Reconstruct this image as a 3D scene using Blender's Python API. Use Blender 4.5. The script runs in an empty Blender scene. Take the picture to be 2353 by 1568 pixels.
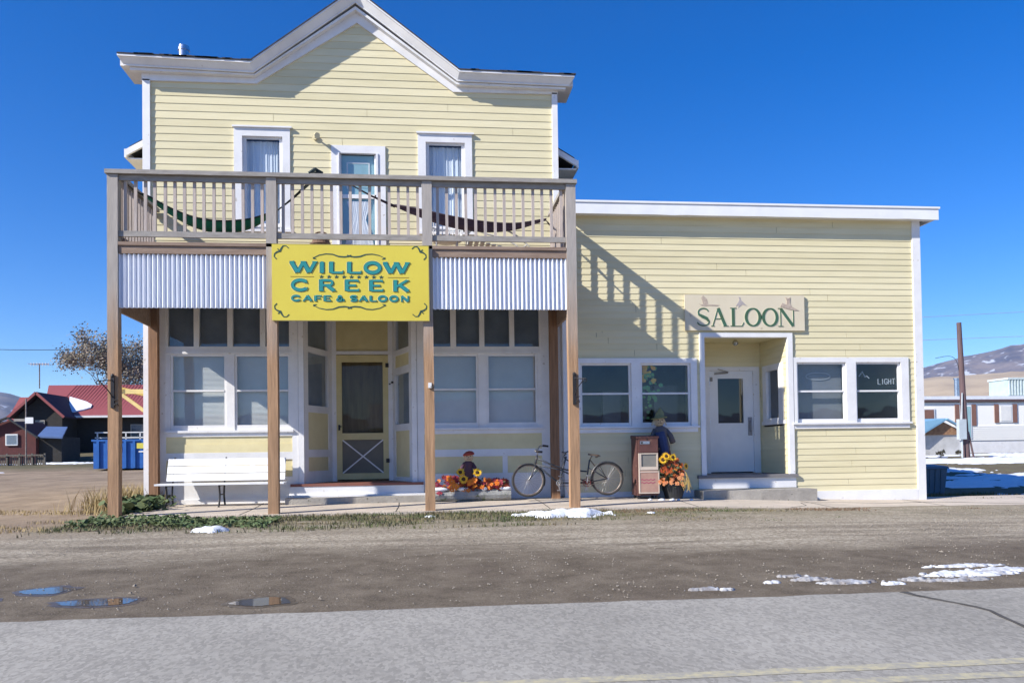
import bpy, bmesh, math, random
from mathutils import Vector, Matrix, noise
random.seed(7)
R = math.radians
C = bpy.context.scene.collection
SC = 1.2                      # everything is laid out in porch units, then scaled to metres at the end
# ------------------------------------------------------------------ camera, sky, sun, exposure
def cam_axes(yaw, pitch, roll):
    y, p, r = R(yaw), R(pitch), R(roll)
    f = Vector((math.sin(y)*math.cos(p), math.cos(y)*math.cos(p), math.sin(p)))
    rt = Vector((math.cos(y), -math.sin(y), 0)); up = rt.cross(f)
    return rt*math.cos(r)+up*math.sin(r), up*math.cos(r)-rt*math.sin(r), f
cr, cu, cf = cam_axes(6.277, 1.371, -0.8076)
cd = bpy.data.cameras.new('camera'); cam = bpy.data.objects.new('camera', cd); C.objects.link(cam)
cam.matrix_world = Matrix(((cr.x, cu.x, -cf.x, 0), (cr.y, cu.y, -cf.y, 0), (cr.z, cu.z, -cf.z, .8*SC), (0, 0, 0, 1)))
cd.sensor_width = 36; cd.lens = 1900/2352*36; cd.shift_y = 210.6/2352
cd.clip_start = .05; cd.clip_end = 20000
scene = bpy.context.scene; scene.camera = cam
SUN = Vector((-2.15, -1, 1.59)).normalized()
w = bpy.data.worlds.new('World'); scene.world = w; w.use_nodes = True
nt = w.node_tree; bg = nt.nodes['Background']
sky = nt.nodes.new('ShaderNodeTexSky'); sky.sky_type = 'NISHITA'; sky.sun_disc = False
sky.sun_elevation = math.asin(SUN.z); sky.sun_rotation = math.atan2(SUN.x, SUN.y)
sky.air_density = 1.0; sky.dust_density = .1; sky.ozone_density = 2.6; sky.altitude = 1900
hs = nt.nodes.new('ShaderNodeHueSaturation'); hs.inputs['Saturation'].default_value = 1.42; hs.inputs['Hue'].default_value = .515
nt.links.new(sky.outputs[0], hs.inputs['Color']); nt.links.new(hs.outputs[0], bg.inputs[0]); bg.inputs[1].default_value = .105
sd = bpy.data.lights.new('sun', 'SUN'); so = bpy.data.objects.new('sun', sd); C.objects.link(so)
sd.energy = 4.3; sd.angle = R(.5); sd.color = (1, .955, .88)
so.rotation_euler = (-SUN).to_track_quat('-Z', 'Y').to_euler(); so.location = SUN*60
vs = scene.view_settings; vs.view_transform = 'Standard'; vs.look = 'None'; vs.gamma = 1; vs.exposure = .86
# ------------------------------------------------------------------ materials
def mat(name, col, rough=.75, col2=None, sc=3., st=(1, 1, 1), lo=.35, hi=.7, bump=0., bs=60., metal=0., spec=.35, col3=None, s3=30., t3=.62, detail=5.):
    """two tone procedural paint/wood/stone: noise mixes col and col2, fine specks of col3"""
    m = bpy.data.materials.new(name); m.use_nodes = True; n = m.node_tree.nodes; l = m.node_tree.links
    b = n['Principled BSDF']; b.inputs['Roughness'].default_value = rough; b.inputs['Metallic'].default_value = metal
    b.inputs['Specular IOR Level'].default_value = spec
    tc = n.new('ShaderNodeTexCoord'); mp = n.new('ShaderNodeMapping'); l.new(tc.outputs['Object'], mp.inputs[0])
    mp.inputs['Scale'].default_value = st
    if col2 is None: col2 = tuple(c*.82 for c in col)
    nz = n.new('ShaderNodeTexNoise'); nz.inputs['Scale'].default_value = sc; nz.inputs['Detail'].default_value = detail; nz.inputs['Roughness'].default_value = .62
    l.new(mp.outputs[0], nz.inputs[0])
    mr = n.new('ShaderNodeMapRange'); mr.inputs[1].default_value = lo; mr.inputs[2].default_value = hi; l.new(nz.outputs[0], mr.inputs[0])
    mx = n.new('ShaderNodeMix'); mx.data_type = 'RGBA'; l.new(mr.outputs[0], mx.inputs[0])
    mx.inputs[6].default_value = (*col, 1); mx.inputs[7].default_value = (*col2, 1); out = mx.outputs[2]
    if col3 is not None:
        n3 = n.new('ShaderNodeTexNoise'); n3.inputs['Scale'].default_value = s3; n3.inputs['Detail'].default_value = 3
        l.new(mp.outputs[0], n3.inputs[0])
        m3 = n.new('ShaderNodeMapRange'); m3.inputs[1].default_value = t3; m3.inputs[2].default_value = t3+.06; l.new(n3.outputs[0], m3.inputs[0])
        x3 = n.new('ShaderNodeMix'); x3.data_type = 'RGBA'; l.new(m3.outputs[0], x3.inputs[0]); l.new(out, x3.inputs[6]); x3.inputs[7].default_value = (*col3, 1); out = x3.outputs[2]
    l.new(out, b.inputs['Base Color'])
    if bump:
        nb = n.new('ShaderNodeTexNoise'); nb.inputs['Scale'].default_value = bs; nb.inputs['Detail'].default_value = 4; l.new(mp.outputs[0], nb.inputs[0])
        bp = n.new('ShaderNodeBump'); bp.inputs['Strength'].default_value = bump; bp.inputs['Distance'].default_value = .02
        l.new(nb.outputs[0], bp.inputs['Height']); l.new(bp.outputs[0], b.inputs['Normal'])
    return m
def glass(name, tint=(.9, .93, .95), k=1.0):
    m = bpy.data.materials.new(name); m.use_nodes = True; n = m.node_tree.nodes; l = m.node_tree.links
    n.remove(n['Principled BSDF']); o = n['Material Output']
    t = n.new('ShaderNodeBsdfTransparent'); t.inputs[0].default_value = (*tint, 1)
    g = n.new('ShaderNodeBsdfGlossy'); g.inputs['Roughness'].default_value = .015; g.inputs[0].default_value = (.9, .95, 1, 1)
    tc = n.new('ShaderNodeTexCoord'); nz = n.new('ShaderNodeTexNoise'); nz.inputs['Scale'].default_value = 1.3; l.new(tc.outputs['Object'], nz.inputs[0])
    bp = n.new('ShaderNodeBump'); bp.inputs['Strength'].default_value = .12; bp.inputs['Distance'].default_value = .02; l.new(nz.outputs[0], bp.inputs['Height']); l.new(bp.outputs[0], g.inputs['Normal'])
    f = n.new('ShaderNodeFresnel'); ge = n.new('ShaderNodeNewGeometry'); io = n.new('ShaderNodeMapRange'); io.inputs[3].default_value = 1.5; io.inputs[4].default_value = 1/1.5; l.new(ge.outputs['Backfacing'], io.inputs[0]); l.new(io.outputs[0], f.inputs[0])
    mu = n.new('ShaderNodeMath'); mu.operation = 'MULTIPLY'; mu.inputs[1].default_value = 1.5*k; mu.use_clamp = True; l.new(f.outputs[0], mu.inputs[0])
    x = n.new('ShaderNodeMixShader'); l.new(mu.outputs[0], x.inputs[0]); l.new(t.outputs[0], x.inputs[1]); l.new(g.outputs[0], x.inputs[2]); l.new(x.outputs[0], o.inputs[0])
    return m
def siding_mat(name, col, pitch):
    """painted clapboard: every board row a touch different, faint streaks and bare scuffs"""
    m = bpy.data.materials.new(name); m.use_nodes = True; n = m.node_tree.nodes; l = m.node_tree.links
    b = n['Principled BSDF']; b.inputs['Roughness'].default_value = .7; b.inputs['Specular IOR Level'].default_value = .25
    tc = n.new('ShaderNodeTexCoord'); sp = n.new('ShaderNodeSeparateXYZ'); l.new(tc.outputs['Object'], sp.inputs[0])
    dv = n.new('ShaderNodeMath'); dv.operation = 'DIVIDE'; dv.inputs[1].default_value = pitch*SC; l.new(sp.outputs[2], dv.inputs[0])
    fl = n.new('ShaderNodeMath'); fl.operation = 'FLOOR'; l.new(dv.outputs[0], fl.inputs[0])
    ml = n.new('ShaderNodeMath'); ml.operation = 'MULTIPLY'; ml.inputs[1].default_value = 1.73; l.new(fl.outputs[0], ml.inputs[0])
    sx = n.new('ShaderNodeMath'); sx.operation = 'MULTIPLY'; sx.inputs[1].default_value = .28; l.new(sp.outputs[0], sx.inputs[0])
    cb = n.new('ShaderNodeCombineXYZ'); l.new(sx.outputs[0], cb.inputs[0]); l.new(ml.outputs[0], cb.inputs[1])
    vo = n.new('ShaderNodeTexWhiteNoise'); vo.noise_dimensions = '3D'
    f2 = n.new('ShaderNodeVectorMath'); f2.operation = 'FLOOR'; l.new(cb.outputs[0], f2.inputs[0]); 
    ad = n.new('ShaderNodeVectorMath'); ad.operation = 'ADD'; ad.inputs[1].default_value = (.5, .5, .5); l.new(cb.outputs[0], ad.inputs[0])
    f3 = n.new('ShaderNodeCombineXYZ'); l.new(fl.outputs[0], f3.inputs[1]); l.new(f3.outputs[0], vo.inputs[0])
    nz = n.new('ShaderNodeTexNoise'); nz.inputs['Scale'].default_value = 2.2; nz.inputs['Detail'].default_value = 5
    mp = n.new('ShaderNodeMapping'); mp.inputs['Scale'].default_value = (.6, .6, 5); l.new(tc.outputs['Object'], mp.inputs[0]); l.new(mp.outputs[0], nz.inputs[0])
    h = n.new('ShaderNodeMath'); h.operation = 'ADD'; l.new(nz.outputs[0], h.inputs[0])
    w2 = n.new('ShaderNodeMath'); w2.operation = 'MULTIPLY'; w2.inputs[1].default_value = .5; l.new(vo.outputs[0], w2.inputs[0]); l.new(w2.outputs[0], h.inputs[1])
    mr = n.new('ShaderNodeMapRange'); mr.inputs[1].default_value = .3; mr.inputs[2].default_value = 1.1; l.new(h.outputs[0], mr.inputs[0])
    mx = n.new('ShaderNodeMix'); mx.data_type = 'RGBA'; l.new(mr.outputs[0], mx.inputs[0])
    mx.inputs[6].default_value = (*col, 1); mx.inputs[7].default_value = (col[0]*.84, col[1]*.83, col[2]*.78, 1)
    # scuffed paint: short horizontal flakes
    n3 = n.new('ShaderNodeTexNoise'); n3.inputs['Scale'].default_value = 5; n3.inputs['Detail'].default_value = 6; n3.inputs['Roughness'].default_value = .7
    mp3 = n.new('ShaderNodeMapping'); mp3.inputs['Scale'].default_value = (.5, .5, 9); l.new(tc.outputs['Object'], mp3.inputs[0]); l.new(mp3.outputs[0], n3.inputs[0])
    m3 = n.new('ShaderNodeMapRange'); m3.inputs[1].default_value = .70; m3.inputs[2].default_value = .75; l.new(n3.outputs[0], m3.inputs[0])
    x3 = n.new('ShaderNodeMix'); x3.data_type = 'RGBA'; l.new(m3.outputs[0], x3.inputs[0]); l.new(mx.outputs[2], x3.inputs[6]); x3.inputs[7].default_value = (.42, .37, .26, 1)
    l.new(x3.outputs[2], b.inputs['Base Color'])
    bp = n.new('ShaderNodeBump'); bp.inputs['Strength'].default_value = .25; bp.inputs['Distance'].default_value = .01; l.new(n3.outputs[0], bp.inputs['Height']); l.new(bp.outputs[0], b.inputs['Normal'])
    return m
def post_mat(name, low, high, z0, z1):
    """timber: warm below, weathered grey above, long grain and knots"""
    m = mat(name, low, .85, tuple(c*.5 for c in low), 9, (3, 3, .16), .32, .72, .35, 40, col3=tuple(c*.35 for c in low), s3=2.6, t3=.73)
    n = m.node_tree.nodes; l = m.node_tree.links; b = n['Principled BSDF']
    src = b.inputs['Base Color'].links[0].from_socket
    tc = n.new('ShaderNodeTexCoord'); sp = n.new('ShaderNodeSeparateXYZ'); l.new(tc.outputs['Object'], sp.inputs[0])
    nz = n.new('ShaderNodeTexNoise'); nz.inputs['Scale'].default_value = 2.5; mp = n.new('ShaderNodeMapping'); mp.inputs['Scale'].default_value = (2, 2, .4)
    l.new(tc.outputs['Object'], mp.inputs[0]); l.new(mp.outputs[0], nz.inputs[0])
    a = n.new('ShaderNodeMath'); a.operation = 'MULTIPLY_ADD'; a.inputs[1].default_value = 1.6; l.new(nz.outputs[0], a.inputs[0]); l.new(sp.outputs[2], a.inputs[2])
    mr = n.new('ShaderNodeMapRange'); mr.inputs[1].default_value = z0*SC+.8; mr.inputs[2].default_value = z1*SC+.8; l.new(a.outputs[0], mr.inputs[0])
    n2 = n.new('ShaderNodeTexNoise'); n2.inputs['Scale'].default_value = 6; l.new(mp.outputs[0], n2.inputs[0])
    g = n.new('ShaderNodeMix'); g.data_type = 'RGBA'; g.inputs[6].default_value = (*high, 1); g.inputs[7].default_value = (*[c*.66 for c in high], 1); l.new(n2.outputs[0], g.inputs[0])
    x = n.new('ShaderNodeMix'); x.data_type = 'RGBA'; l.new(mr.outputs[0], x.inputs[0]); l.new(src, x.inputs[6]); l.new(g.outputs[2], x.inputs[7]); l.new(x.outputs[2], b.inputs['Base Color'])
    return m
def sheet_mat(name, build):
    m = bpy.data.materials.new(name); m.use_nodes = True; build(m.node_tree.nodes, m.node_tree.links, m.node_tree.nodes['Principled BSDF']); return m
YEL = (.765, .69, .455)
M = {}
M['sideA'] = siding_mat('yellow_clapboard', YEL, .118)
M['sideB'] = siding_mat('yellow_clapboard_narrow', YEL, .101)
M['yellow'] = mat('yellow_paint', (.74, .655, .38), .65, (.68, .59, .33), 4, bump=.1)
M['yellow2'] = mat('mustard_paint', (.68, .58, .30), .6, (.6, .51, .25), 4, bump=.1)
M['white'] = mat('white_paint', (.80, .79, .78), .6, (.70, .69, .68), 2.5, bump=.08, bs=40, col3=(.55, .51, .45), s3=11, t3=.69)
M['white2'] = mat('white_paint_clean', (.82, .82, .81), .5, (.75, .75, .75), 3)
M['post'] = post_mat('cedar_post', (.49, .295, .165), (.46, .415, .37), 2.0, 3.3)
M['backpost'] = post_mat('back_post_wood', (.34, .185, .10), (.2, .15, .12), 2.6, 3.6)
M['rail'] = mat('weathered_rail', (.38, .35, .315), .85, (.25, .23, .205), 4, (1, 4, 4), .3, .7, .25, 30)
M['balus'] = mat('weathered_baluster', (.52, .44, .39), .85, (.37, .32, .285), 5, (4, 4, .5), .3, .7, .2, 30)
M['deck'] = mat('deck_wood', (.34, .25, .19), .85, (.22, .15, .11), 4, (.5, 4, 4), .3, .7, .25, 30)
M['metal'] = mat('galvanized_sheet', (.86, .88, .92), .4, (.78, .80, .86), 1.5, (1, 1, .3), metal=.0, spec=.7)
M['glass'] = glass('window_glass'); M['glassd'] = glass('dark_glass', (.75, .8, .84), 1.)
M['blind'] = mat('window_blind', (.80, .785, .74), .8, (.7, .69, .66), 2)
M['curtain'] = mat('curtain_cloth', (.82, .85, .87), .9, (.66, .71, .75), 3, (6, 1, .3))
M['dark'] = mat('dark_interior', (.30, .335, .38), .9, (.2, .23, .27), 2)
M['room'] = mat('room_wall', (.16, .15, .14), .9, (.1, .1, .1), 1)
M['shingle'] = mat('dark_shingle', (.07, .065, .065), .95, (.03, .03, .032), 20, bump=.4, bs=30)
M['black'] = mat('black_iron', (.02, .02, .022), .5, (.035, .03, .03), 20)
M['redlip'] = mat('red_brown_paint', (.27, .1, .07), .6, (.2, .09, .07), 6)
M['greyfloor'] = mat('grey_floor_paint', (.2, .19, .19), .7)
M['concrete'] = mat('old_concrete', (.42, .39, .34), .9, (.27, .25, .22), 3, bump=.5, bs=40, col3=(.16, .15, .13), s3=16, t3=.66)
M['steel'] = mat('flue_steel', (.6, .6, .62), .25, (.5, .5, .52), 4, metal=1.)
# ------------------------------------------------------------------ mesh helpers
def smooth(a, b, x):
    t = max(0., min(1., (x-a)/(b-a))); return t*t*(3-2*t)
def lerp(a, b, t): return a+(b-a)*t
def interp(xs, ys, x):
    if x <= xs[0]: return ys[0]
    for i in range(1, len(xs)):
        if x <= xs[i]: return lerp(ys[i-1], ys[i], (x-xs[i-1])/(xs[i]-xs[i-1]))
    return ys[-1]
ABS = {}
class MB:
    def __init__(s): s.v = []; s.f = []
    def poly(s, pts):
        b = len(s.v); s.v += [tuple(p) for p in pts]; s.f.append(tuple(range(b, b+len(pts)))); return s
    def hexa(s, p):                      # 8 points: bottom ring 0-3, top ring 4-7
        b = len(s.v); s.v += [tuple(q) for q in p]
        for q in ((0, 3, 2, 1), (4, 5, 6, 7), (0, 1, 5, 4), (1, 2, 6, 5), (2, 3, 7, 6), (3, 0, 4, 7)): s.f.append(tuple(b+i for i in q))
        return s
    def box(s, x0, x1, y0, y1, z0, z1):
        return s.hexa([(x0, y0, z0), (x1, y0, z0), (x1, y1, z0), (x0, y1, z0), (x0, y0, z1), (x1, y0, z1), (x1, y1, z1), (x0, y1, z1)])
    def tquad(s, T, u0, u1, n, z0, z1): return s.poly([T(u0, z0, n), T(u1, z0, n), T(u1, z1, n), T(u0, z1, n)])
    def tbox(s, T, u0, u1, n0, n1, z0, z1):     # wall coordinates: u along, n outward, z up
        return s.hexa([T(u0, z0, n1), T(u1, z0, n1), T(u1, z0, n0), T(u0, z0, n0), T(u0, z1, n1), T(u1, z1, n1), T(u1, z1, n0), T(u0, z1, n0)])
    def bar(s, p, q, a, b=None, up=(0, 0, 1)):
        p = Vector(p); q = Vector(q); d = (q-p).normalized(); up = Vector(up)
        if abs(d.dot(up)) > .95: up = Vector((0, 1, 0))
        b = a if b is None else b
        sx = d.cross(up).normalized()*a/2; sy = sx.cross(d).normalized()*b/2
        return s.hexa([p-sx-sy, p+sx-sy, q+sx-sy, q-sx-sy, p-sx+sy, p+sx+sy, q+sx+sy, q-sx+sy])
    def tube(s, pts, r, n=8, cap=True):
        pts = [Vector(p) for p in pts]; rs = r if isinstance(r, (list, tuple)) else [r]*len(pts)
        b = len(s.v); ref = None
        for i, p in enumerate(pts):
            d = (pts[min(i+1, len(pts)-1)]-pts[max(i-1, 0)]).normalized()
            if ref is None: ref = Vector((0, 0, 1)) if abs(d.z) < .9 else Vector((1, 0, 0))
            x = d.cross(ref).normalized(); ref = x.cross(d).normalized()
            for k in range(n):
                a = 2*math.pi*k/n; s.v.append(tuple(p+(x*math.cos(a)+ref*math.sin(a))*rs[i]))
        for i in range(len(pts)-1):
            for k in range(n): s.f.append((b+i*n+k, b+i*n+(k+1) % n, b+(i+1)*n+(k+1) % n, b+(i+1)*n+k))
        if cap: s.f.append(tuple(b+k for k in range(n))[::-1]); s.f.append(tuple(b+(len(pts)-1)*n+k for k in range(n)))
        return s
    def ring(s, c, rad, r, n=40, m=6, axis='y', a0=0, a1=2*math.pi, sx=1.):
        pts = []
        full = abs(a1-a0-2*math.pi) < 1e-6
        for i in range(n+1):
            a = a0+(a1-a0)*i/n; pts.append((c[0]+rad*sx*math.cos(a), c[1], c[2]+rad*math.sin(a)) if axis == 'y' else (c[0]+rad*math.cos(a), c[1]+rad*math.sin(a), c[2]))
        return s.tube(pts, r, m, not full)
    def lathe(s, c, prof, n=20):
        b = len(s.v)
        for (r, z) in prof:
            for k in range(n): a = 2*math.pi*k/n; s.v.append((c[0]+r*math.cos(a), c[1]+r*math.sin(a), c[2]+z))
        for i in range(len(prof)-1):
            for k in range(n): s.f.append((b+i*n+k, b+i*n+(k+1) % n, b+(i+1)*n+(k+1) % n, b+(i+1)*n+k))
        s.f.append(tuple(b+k for k in range(n))[::-1]); s.f.append(tuple(b+(len(prof)-1)*n+k for k in range(n)))
        return s
    def blob(s, c, rx, ry, rz, n=12, m=8, j=0., rnd=random):
        b = len(s.v)
        for i in range(m+1):
            t = math.pi*i/m
            for k in range(n):
                a = 2*math.pi*k/n; q = 1+rnd.uniform(-j, j)
                s.v.append((c[0]+rx*q*math.sin(t)*math.cos(a), c[1]+ry*q*math.sin(t)*math.sin(a), c[2]+rz*q*math.cos(t)))
        for i in range(m):
            for k in range(n): s.f.append((b+i*n+k, b+(i+1)*n+k, b+(i+1)*n+(k+1) % n, b+i*n+(k+1) % n))
        return s
    def prism(s, pts, T, n0, n1):        # polygon in wall coordinates (u,z), extruded in n
        b = len(s.v); k = len(pts)
        s.v += [tuple(T(u, z, n0)) for u, z in pts]+[tuple(T(u, z, n1)) for u, z in pts]
        s.f.append(tuple(range(b, b+k))); s.f.append(tuple(range(b+2*k-1, b+k-1, -1)))
        for i in range(k): s.f.append((b+i, b+(i+1) % k, b+k+(i+1) % k, b+k+i))
        return s
    def ribbon(s, T, pts, wd, n0, n1):
        b = len(s.v); k = len(pts); ws = wd if isinstance(wd, (list, tuple)) else [wd]*k
        closed = (abs(pts[0][0]-pts[-1][0])+abs(pts[0][1]-pts[-1][1])) < 1e-6
        for i, (x, z) in enumerate(pts):
            if closed: p0 = pts[i-1] if i > 0 else pts[-2]; p1 = pts[i+1] if i < k-1 else pts[1]
            else: p0 = pts[max(i-1, 0)]; p1 = pts[min(i+1, k-1)]
            dx, dz = p1[0]-p0[0], p1[1]-p0[1]; L = math.hypot(dx, dz) or 1; nx, nz = -dz/L*ws[i]/2, dx/L*ws[i]/2
            s.v += [tuple(T(x+nx, z+nz, n0)), tuple(T(x-nx, z-nz, n0)), tuple(T(x-nx, z-nz, n1)), tuple(T(x+nx, z+nz, n1))]
        for i in range(k-1):
            a = b+4*i; c = a+4
            for q in range(4): s.f.append((a+q, a+(q+1) % 4, c+(q+1) % 4, c+q))
        s.f.append((b, b+3, b+2, b+1)); e = b+4*(k-1); s.f.append((e, e+1, e+2, e+3))
        return s
    def build(s, name, m, parent=None, at=None, sm=False, **tags):
        org = Vector(at) if at is not None else (ABS[parent.name] if parent is not None else Vector((0, 0, 0)))
        me = bpy.data.meshes.new(name); me.from_pydata([tuple(Vector(v)-org) for v in s.v], [], s.f)
        me.validate(); me.update()
        bm = bmesh.new(); bm.from_mesh(me); bmesh.ops.recalc_face_normals(bm, faces=bm.faces[:]); bm.to_mesh(me); bm.free()
        me.materials.append(m if not isinstance(m, str) else M[m])
        if sm: me.polygons.foreach_set('use_smooth', [True]*len(me.polygons))
        o = bpy.data.objects.new(name, me); C.objects.link(o)
        if parent is not None: o.parent = parent; ABS[o.name] = ABS[parent.name]
        else: o.location = org; ABS[o.name] = org
        for k, v in tags.items(): o[k] = v
        return o
def tag(o, label=None, cat=None, group=None, kind=None):
    if label: o['label'] = label
    if cat: o['category'] = cat
    if group: o['group'] = group
    if kind: o['kind'] = kind
    return o
def thing(name, loc, label, cat, group=None):
    o = bpy.data.objects.new(name, None); C.objects.link(o); o.location = loc; ABS[o.name] = Vector(loc); o.empty_display_size = .2
    return tag(o, label, cat, group)
def front(Y): return lambda u, z, n: (u, Y-n, z)
def wallT(A, B):                       # wall from A to B (xy), outward normal to the right hand of B-A turned -90
    A = Vector((A[0], A[1])); d = (Vector((B[0], B[1]))-A); L = d.length; d = d/L; nn = Vector((d.y, -d.x))
    return (lambda u, z, n: (A.x+d.x*u+nn.x*n, A.y+d.y*u+nn.y*n, z)), L
def siding(mb, T, xr, z0, z1, pitch, holes=(), lap=.0078, joints=True):
    k = math.floor(z0/pitch)
    while k*pitch < z1-1e-6:
        c0 = k*pitch; c1 = c0+pitch; cuts = {max(c0, z0), min(c1, z1)}
        for h in holes:
            for q in (h[2], h[3]):
                if max(c0, z0) < q < min(c1, z1): cuts.add(q)
        cuts = sorted(cuts)
        for a, b in zip(cuts, cuts[1:]):
            if b-a < 1e-4: continue
            lo = xr(a); hi = xr(b); segs = [(lo[0], lo[1], hi[0], hi[1])]
            for h in sorted(holes):
                if h[2] <= a+1e-5 and h[3] >= b-1e-5:
                    ns = []
                    for (p0, p1, q0, q1) in segs:
                        if h[1] <= p0 or h[0] >= p1: ns.append((p0, p1, q0, q1)); continue
                        if h[0] > p0: ns.append((p0, h[0], q0, h[0]))
                        if h[1] < p1: ns.append((h[1], p1, h[1], q1))
                    segs = ns
            na = lap*(1-(a-c0)/pitch)+.002; nb = lap*(1-(b-c0)/pitch)+.002
            for (p0, p1, q0, q1) in segs:
                parts = [(p0, p1, q0, q1)]
                if joints and p1-p0 > 1.6 and abs(q1-p1) < .001 and abs(q0-p0) < .001:
                    rr = random.Random(int(k*31+p0*97)); j = rr.uniform(p0+.5, p1-.5)
                    if rr.random() < .55: parts = [(p0, j-.0025, q0, j-.0025), (j+.0025, p1, j+.0025, q1)]
                for (a0, a1, b0, b1) in parts:
                    mb.hexa([T(a0, a, na), T(a1, a, na), T(a1, a, 0), T(a0, a, 0), T(b0, b, nb), T(b1, b, nb), T(b1, b, 0), T(b0, b, 0)])
        k += 1
def sash(T, u0, u1, z0, z1, parent, meet=None, pane='glass', w=.035, blind=None, fm='white', n=-.02, bw=.05):
    """a window unit: the sash frame is the part, pane and blind hang under it"""
    s = MB(); s.tbox(T, u0-w, u0, n-.03, n, z0-bw, z1+w); s.tbox(T, u1, u1+w, n-.03, n, z0-bw, z1+w)
    s.tbox(T, u0, u1, n-.03, n, z0-bw, z0); s.tbox(T, u0, u1, n-.03, n, z1, z1+w)
    if meet: s.tbox(T, u0, u1, n-.035, n+.008, meet-.014, meet+.014)
    f = s.build('window', fm, parent)
    g = MB(); g.tquad(T, u0, u1, n-.018, z0, z1); g.build('pane', pane, f)
    if blind:
        kind, b0, b1 = blind; k = MB(); z = b1
        if kind == 'blind':
            while z > b0:
                k.hexa([T(u0-.02, z-.02, n-.09), T(u1+.02, z-.02, n-.09), T(u1+.02, z-.018, n-.092), T(u0-.02, z-.018, n-.092),
                        T(u0-.02, z, n-.105), T(u1+.02, z, n-.105), T(u1+.02, z+.002, n-.107), T(u0-.02, z+.002, n-.107)]); z -= .019
            k.build('blind', 'blind', f)
        else:
            N = 60
            for side in ((u0-.02, u1+.02),):
                for i in range(N):
                    a = lerp(side[0], side[1], i/N); b = lerp(side[0], side[1], (i+1)/N)
                    fo = lambda q: n-.10-.03*noise.noise(Vector((q*.33+u0*7, u0, 0)))-.012*noise.noise(Vector((q*.9, u0*3, 2))); na = fo(i); nb = fo(i+1)
                    k.poly([T(a, b0, na), T(b, b0, nb), T(b, b1, nb), T(a, b1, na)])
            k.build('curtain', 'curtain', f, sm=True)
    return f
def copy_tree(o, parent=None, at=None):
    c = o.copy(); C.objects.link(c); c.parent = parent; ABS[c.name] = Vector(at) if at is not None else ABS[o.name]
    if at is not None: c.location = at
    for ch in list(o.children): copy_tree(ch, c)
    return c
# ------------------------------------------------------------------ ground
def gh(x, y):
    if y <= 12: return -.1*smooth(3, 9, x)*smooth(5, 10, y)
    rr = interp([12, 13, 16, 21, 26, 40, 60, 200, 400], [-.1, -.12, -.17, .12, .44, .46, .9, 4, 8], y)
    ll = interp([12, 14, 20, 35, 42, 50, 60, 200, 400], [.0, .03, .1, .32, .62, 1.2, 1.6, 4, 8], y)
    t = smooth(-4, 9, x); return lerp(ll, rr, t)
def axis(a, b, fine, far):
    v = []; x = a
    while x <= b+1e-6: v.append(x); x += fine
    lo = []; step = fine; x = a
    while x > -far: step *= 1.35; x -= step; lo.append(x)
    hi = []; step = fine; x = b
    while x < far: step *= 1.35; x += step; hi.append(x)
    return lo[::-1]+v+hi
gx = axis(-30, 40, 1.0, 3200); gy = axis(2, 60, 1.0, 3200)
g = MB(); g.v = [(x, y, gh(x, y)+(.02*noise.noise(Vector((x*.5, y*.5, 0))) if y > 19 else 0)) for y in gy for x in gx]
nx = len(gx); g.f = [(j*nx+i, j*nx+i+1, (j+1)*nx+i+1, (j+1)*nx+i) for j in range(len(gy)-1) for i in range(nx-1)]
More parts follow.
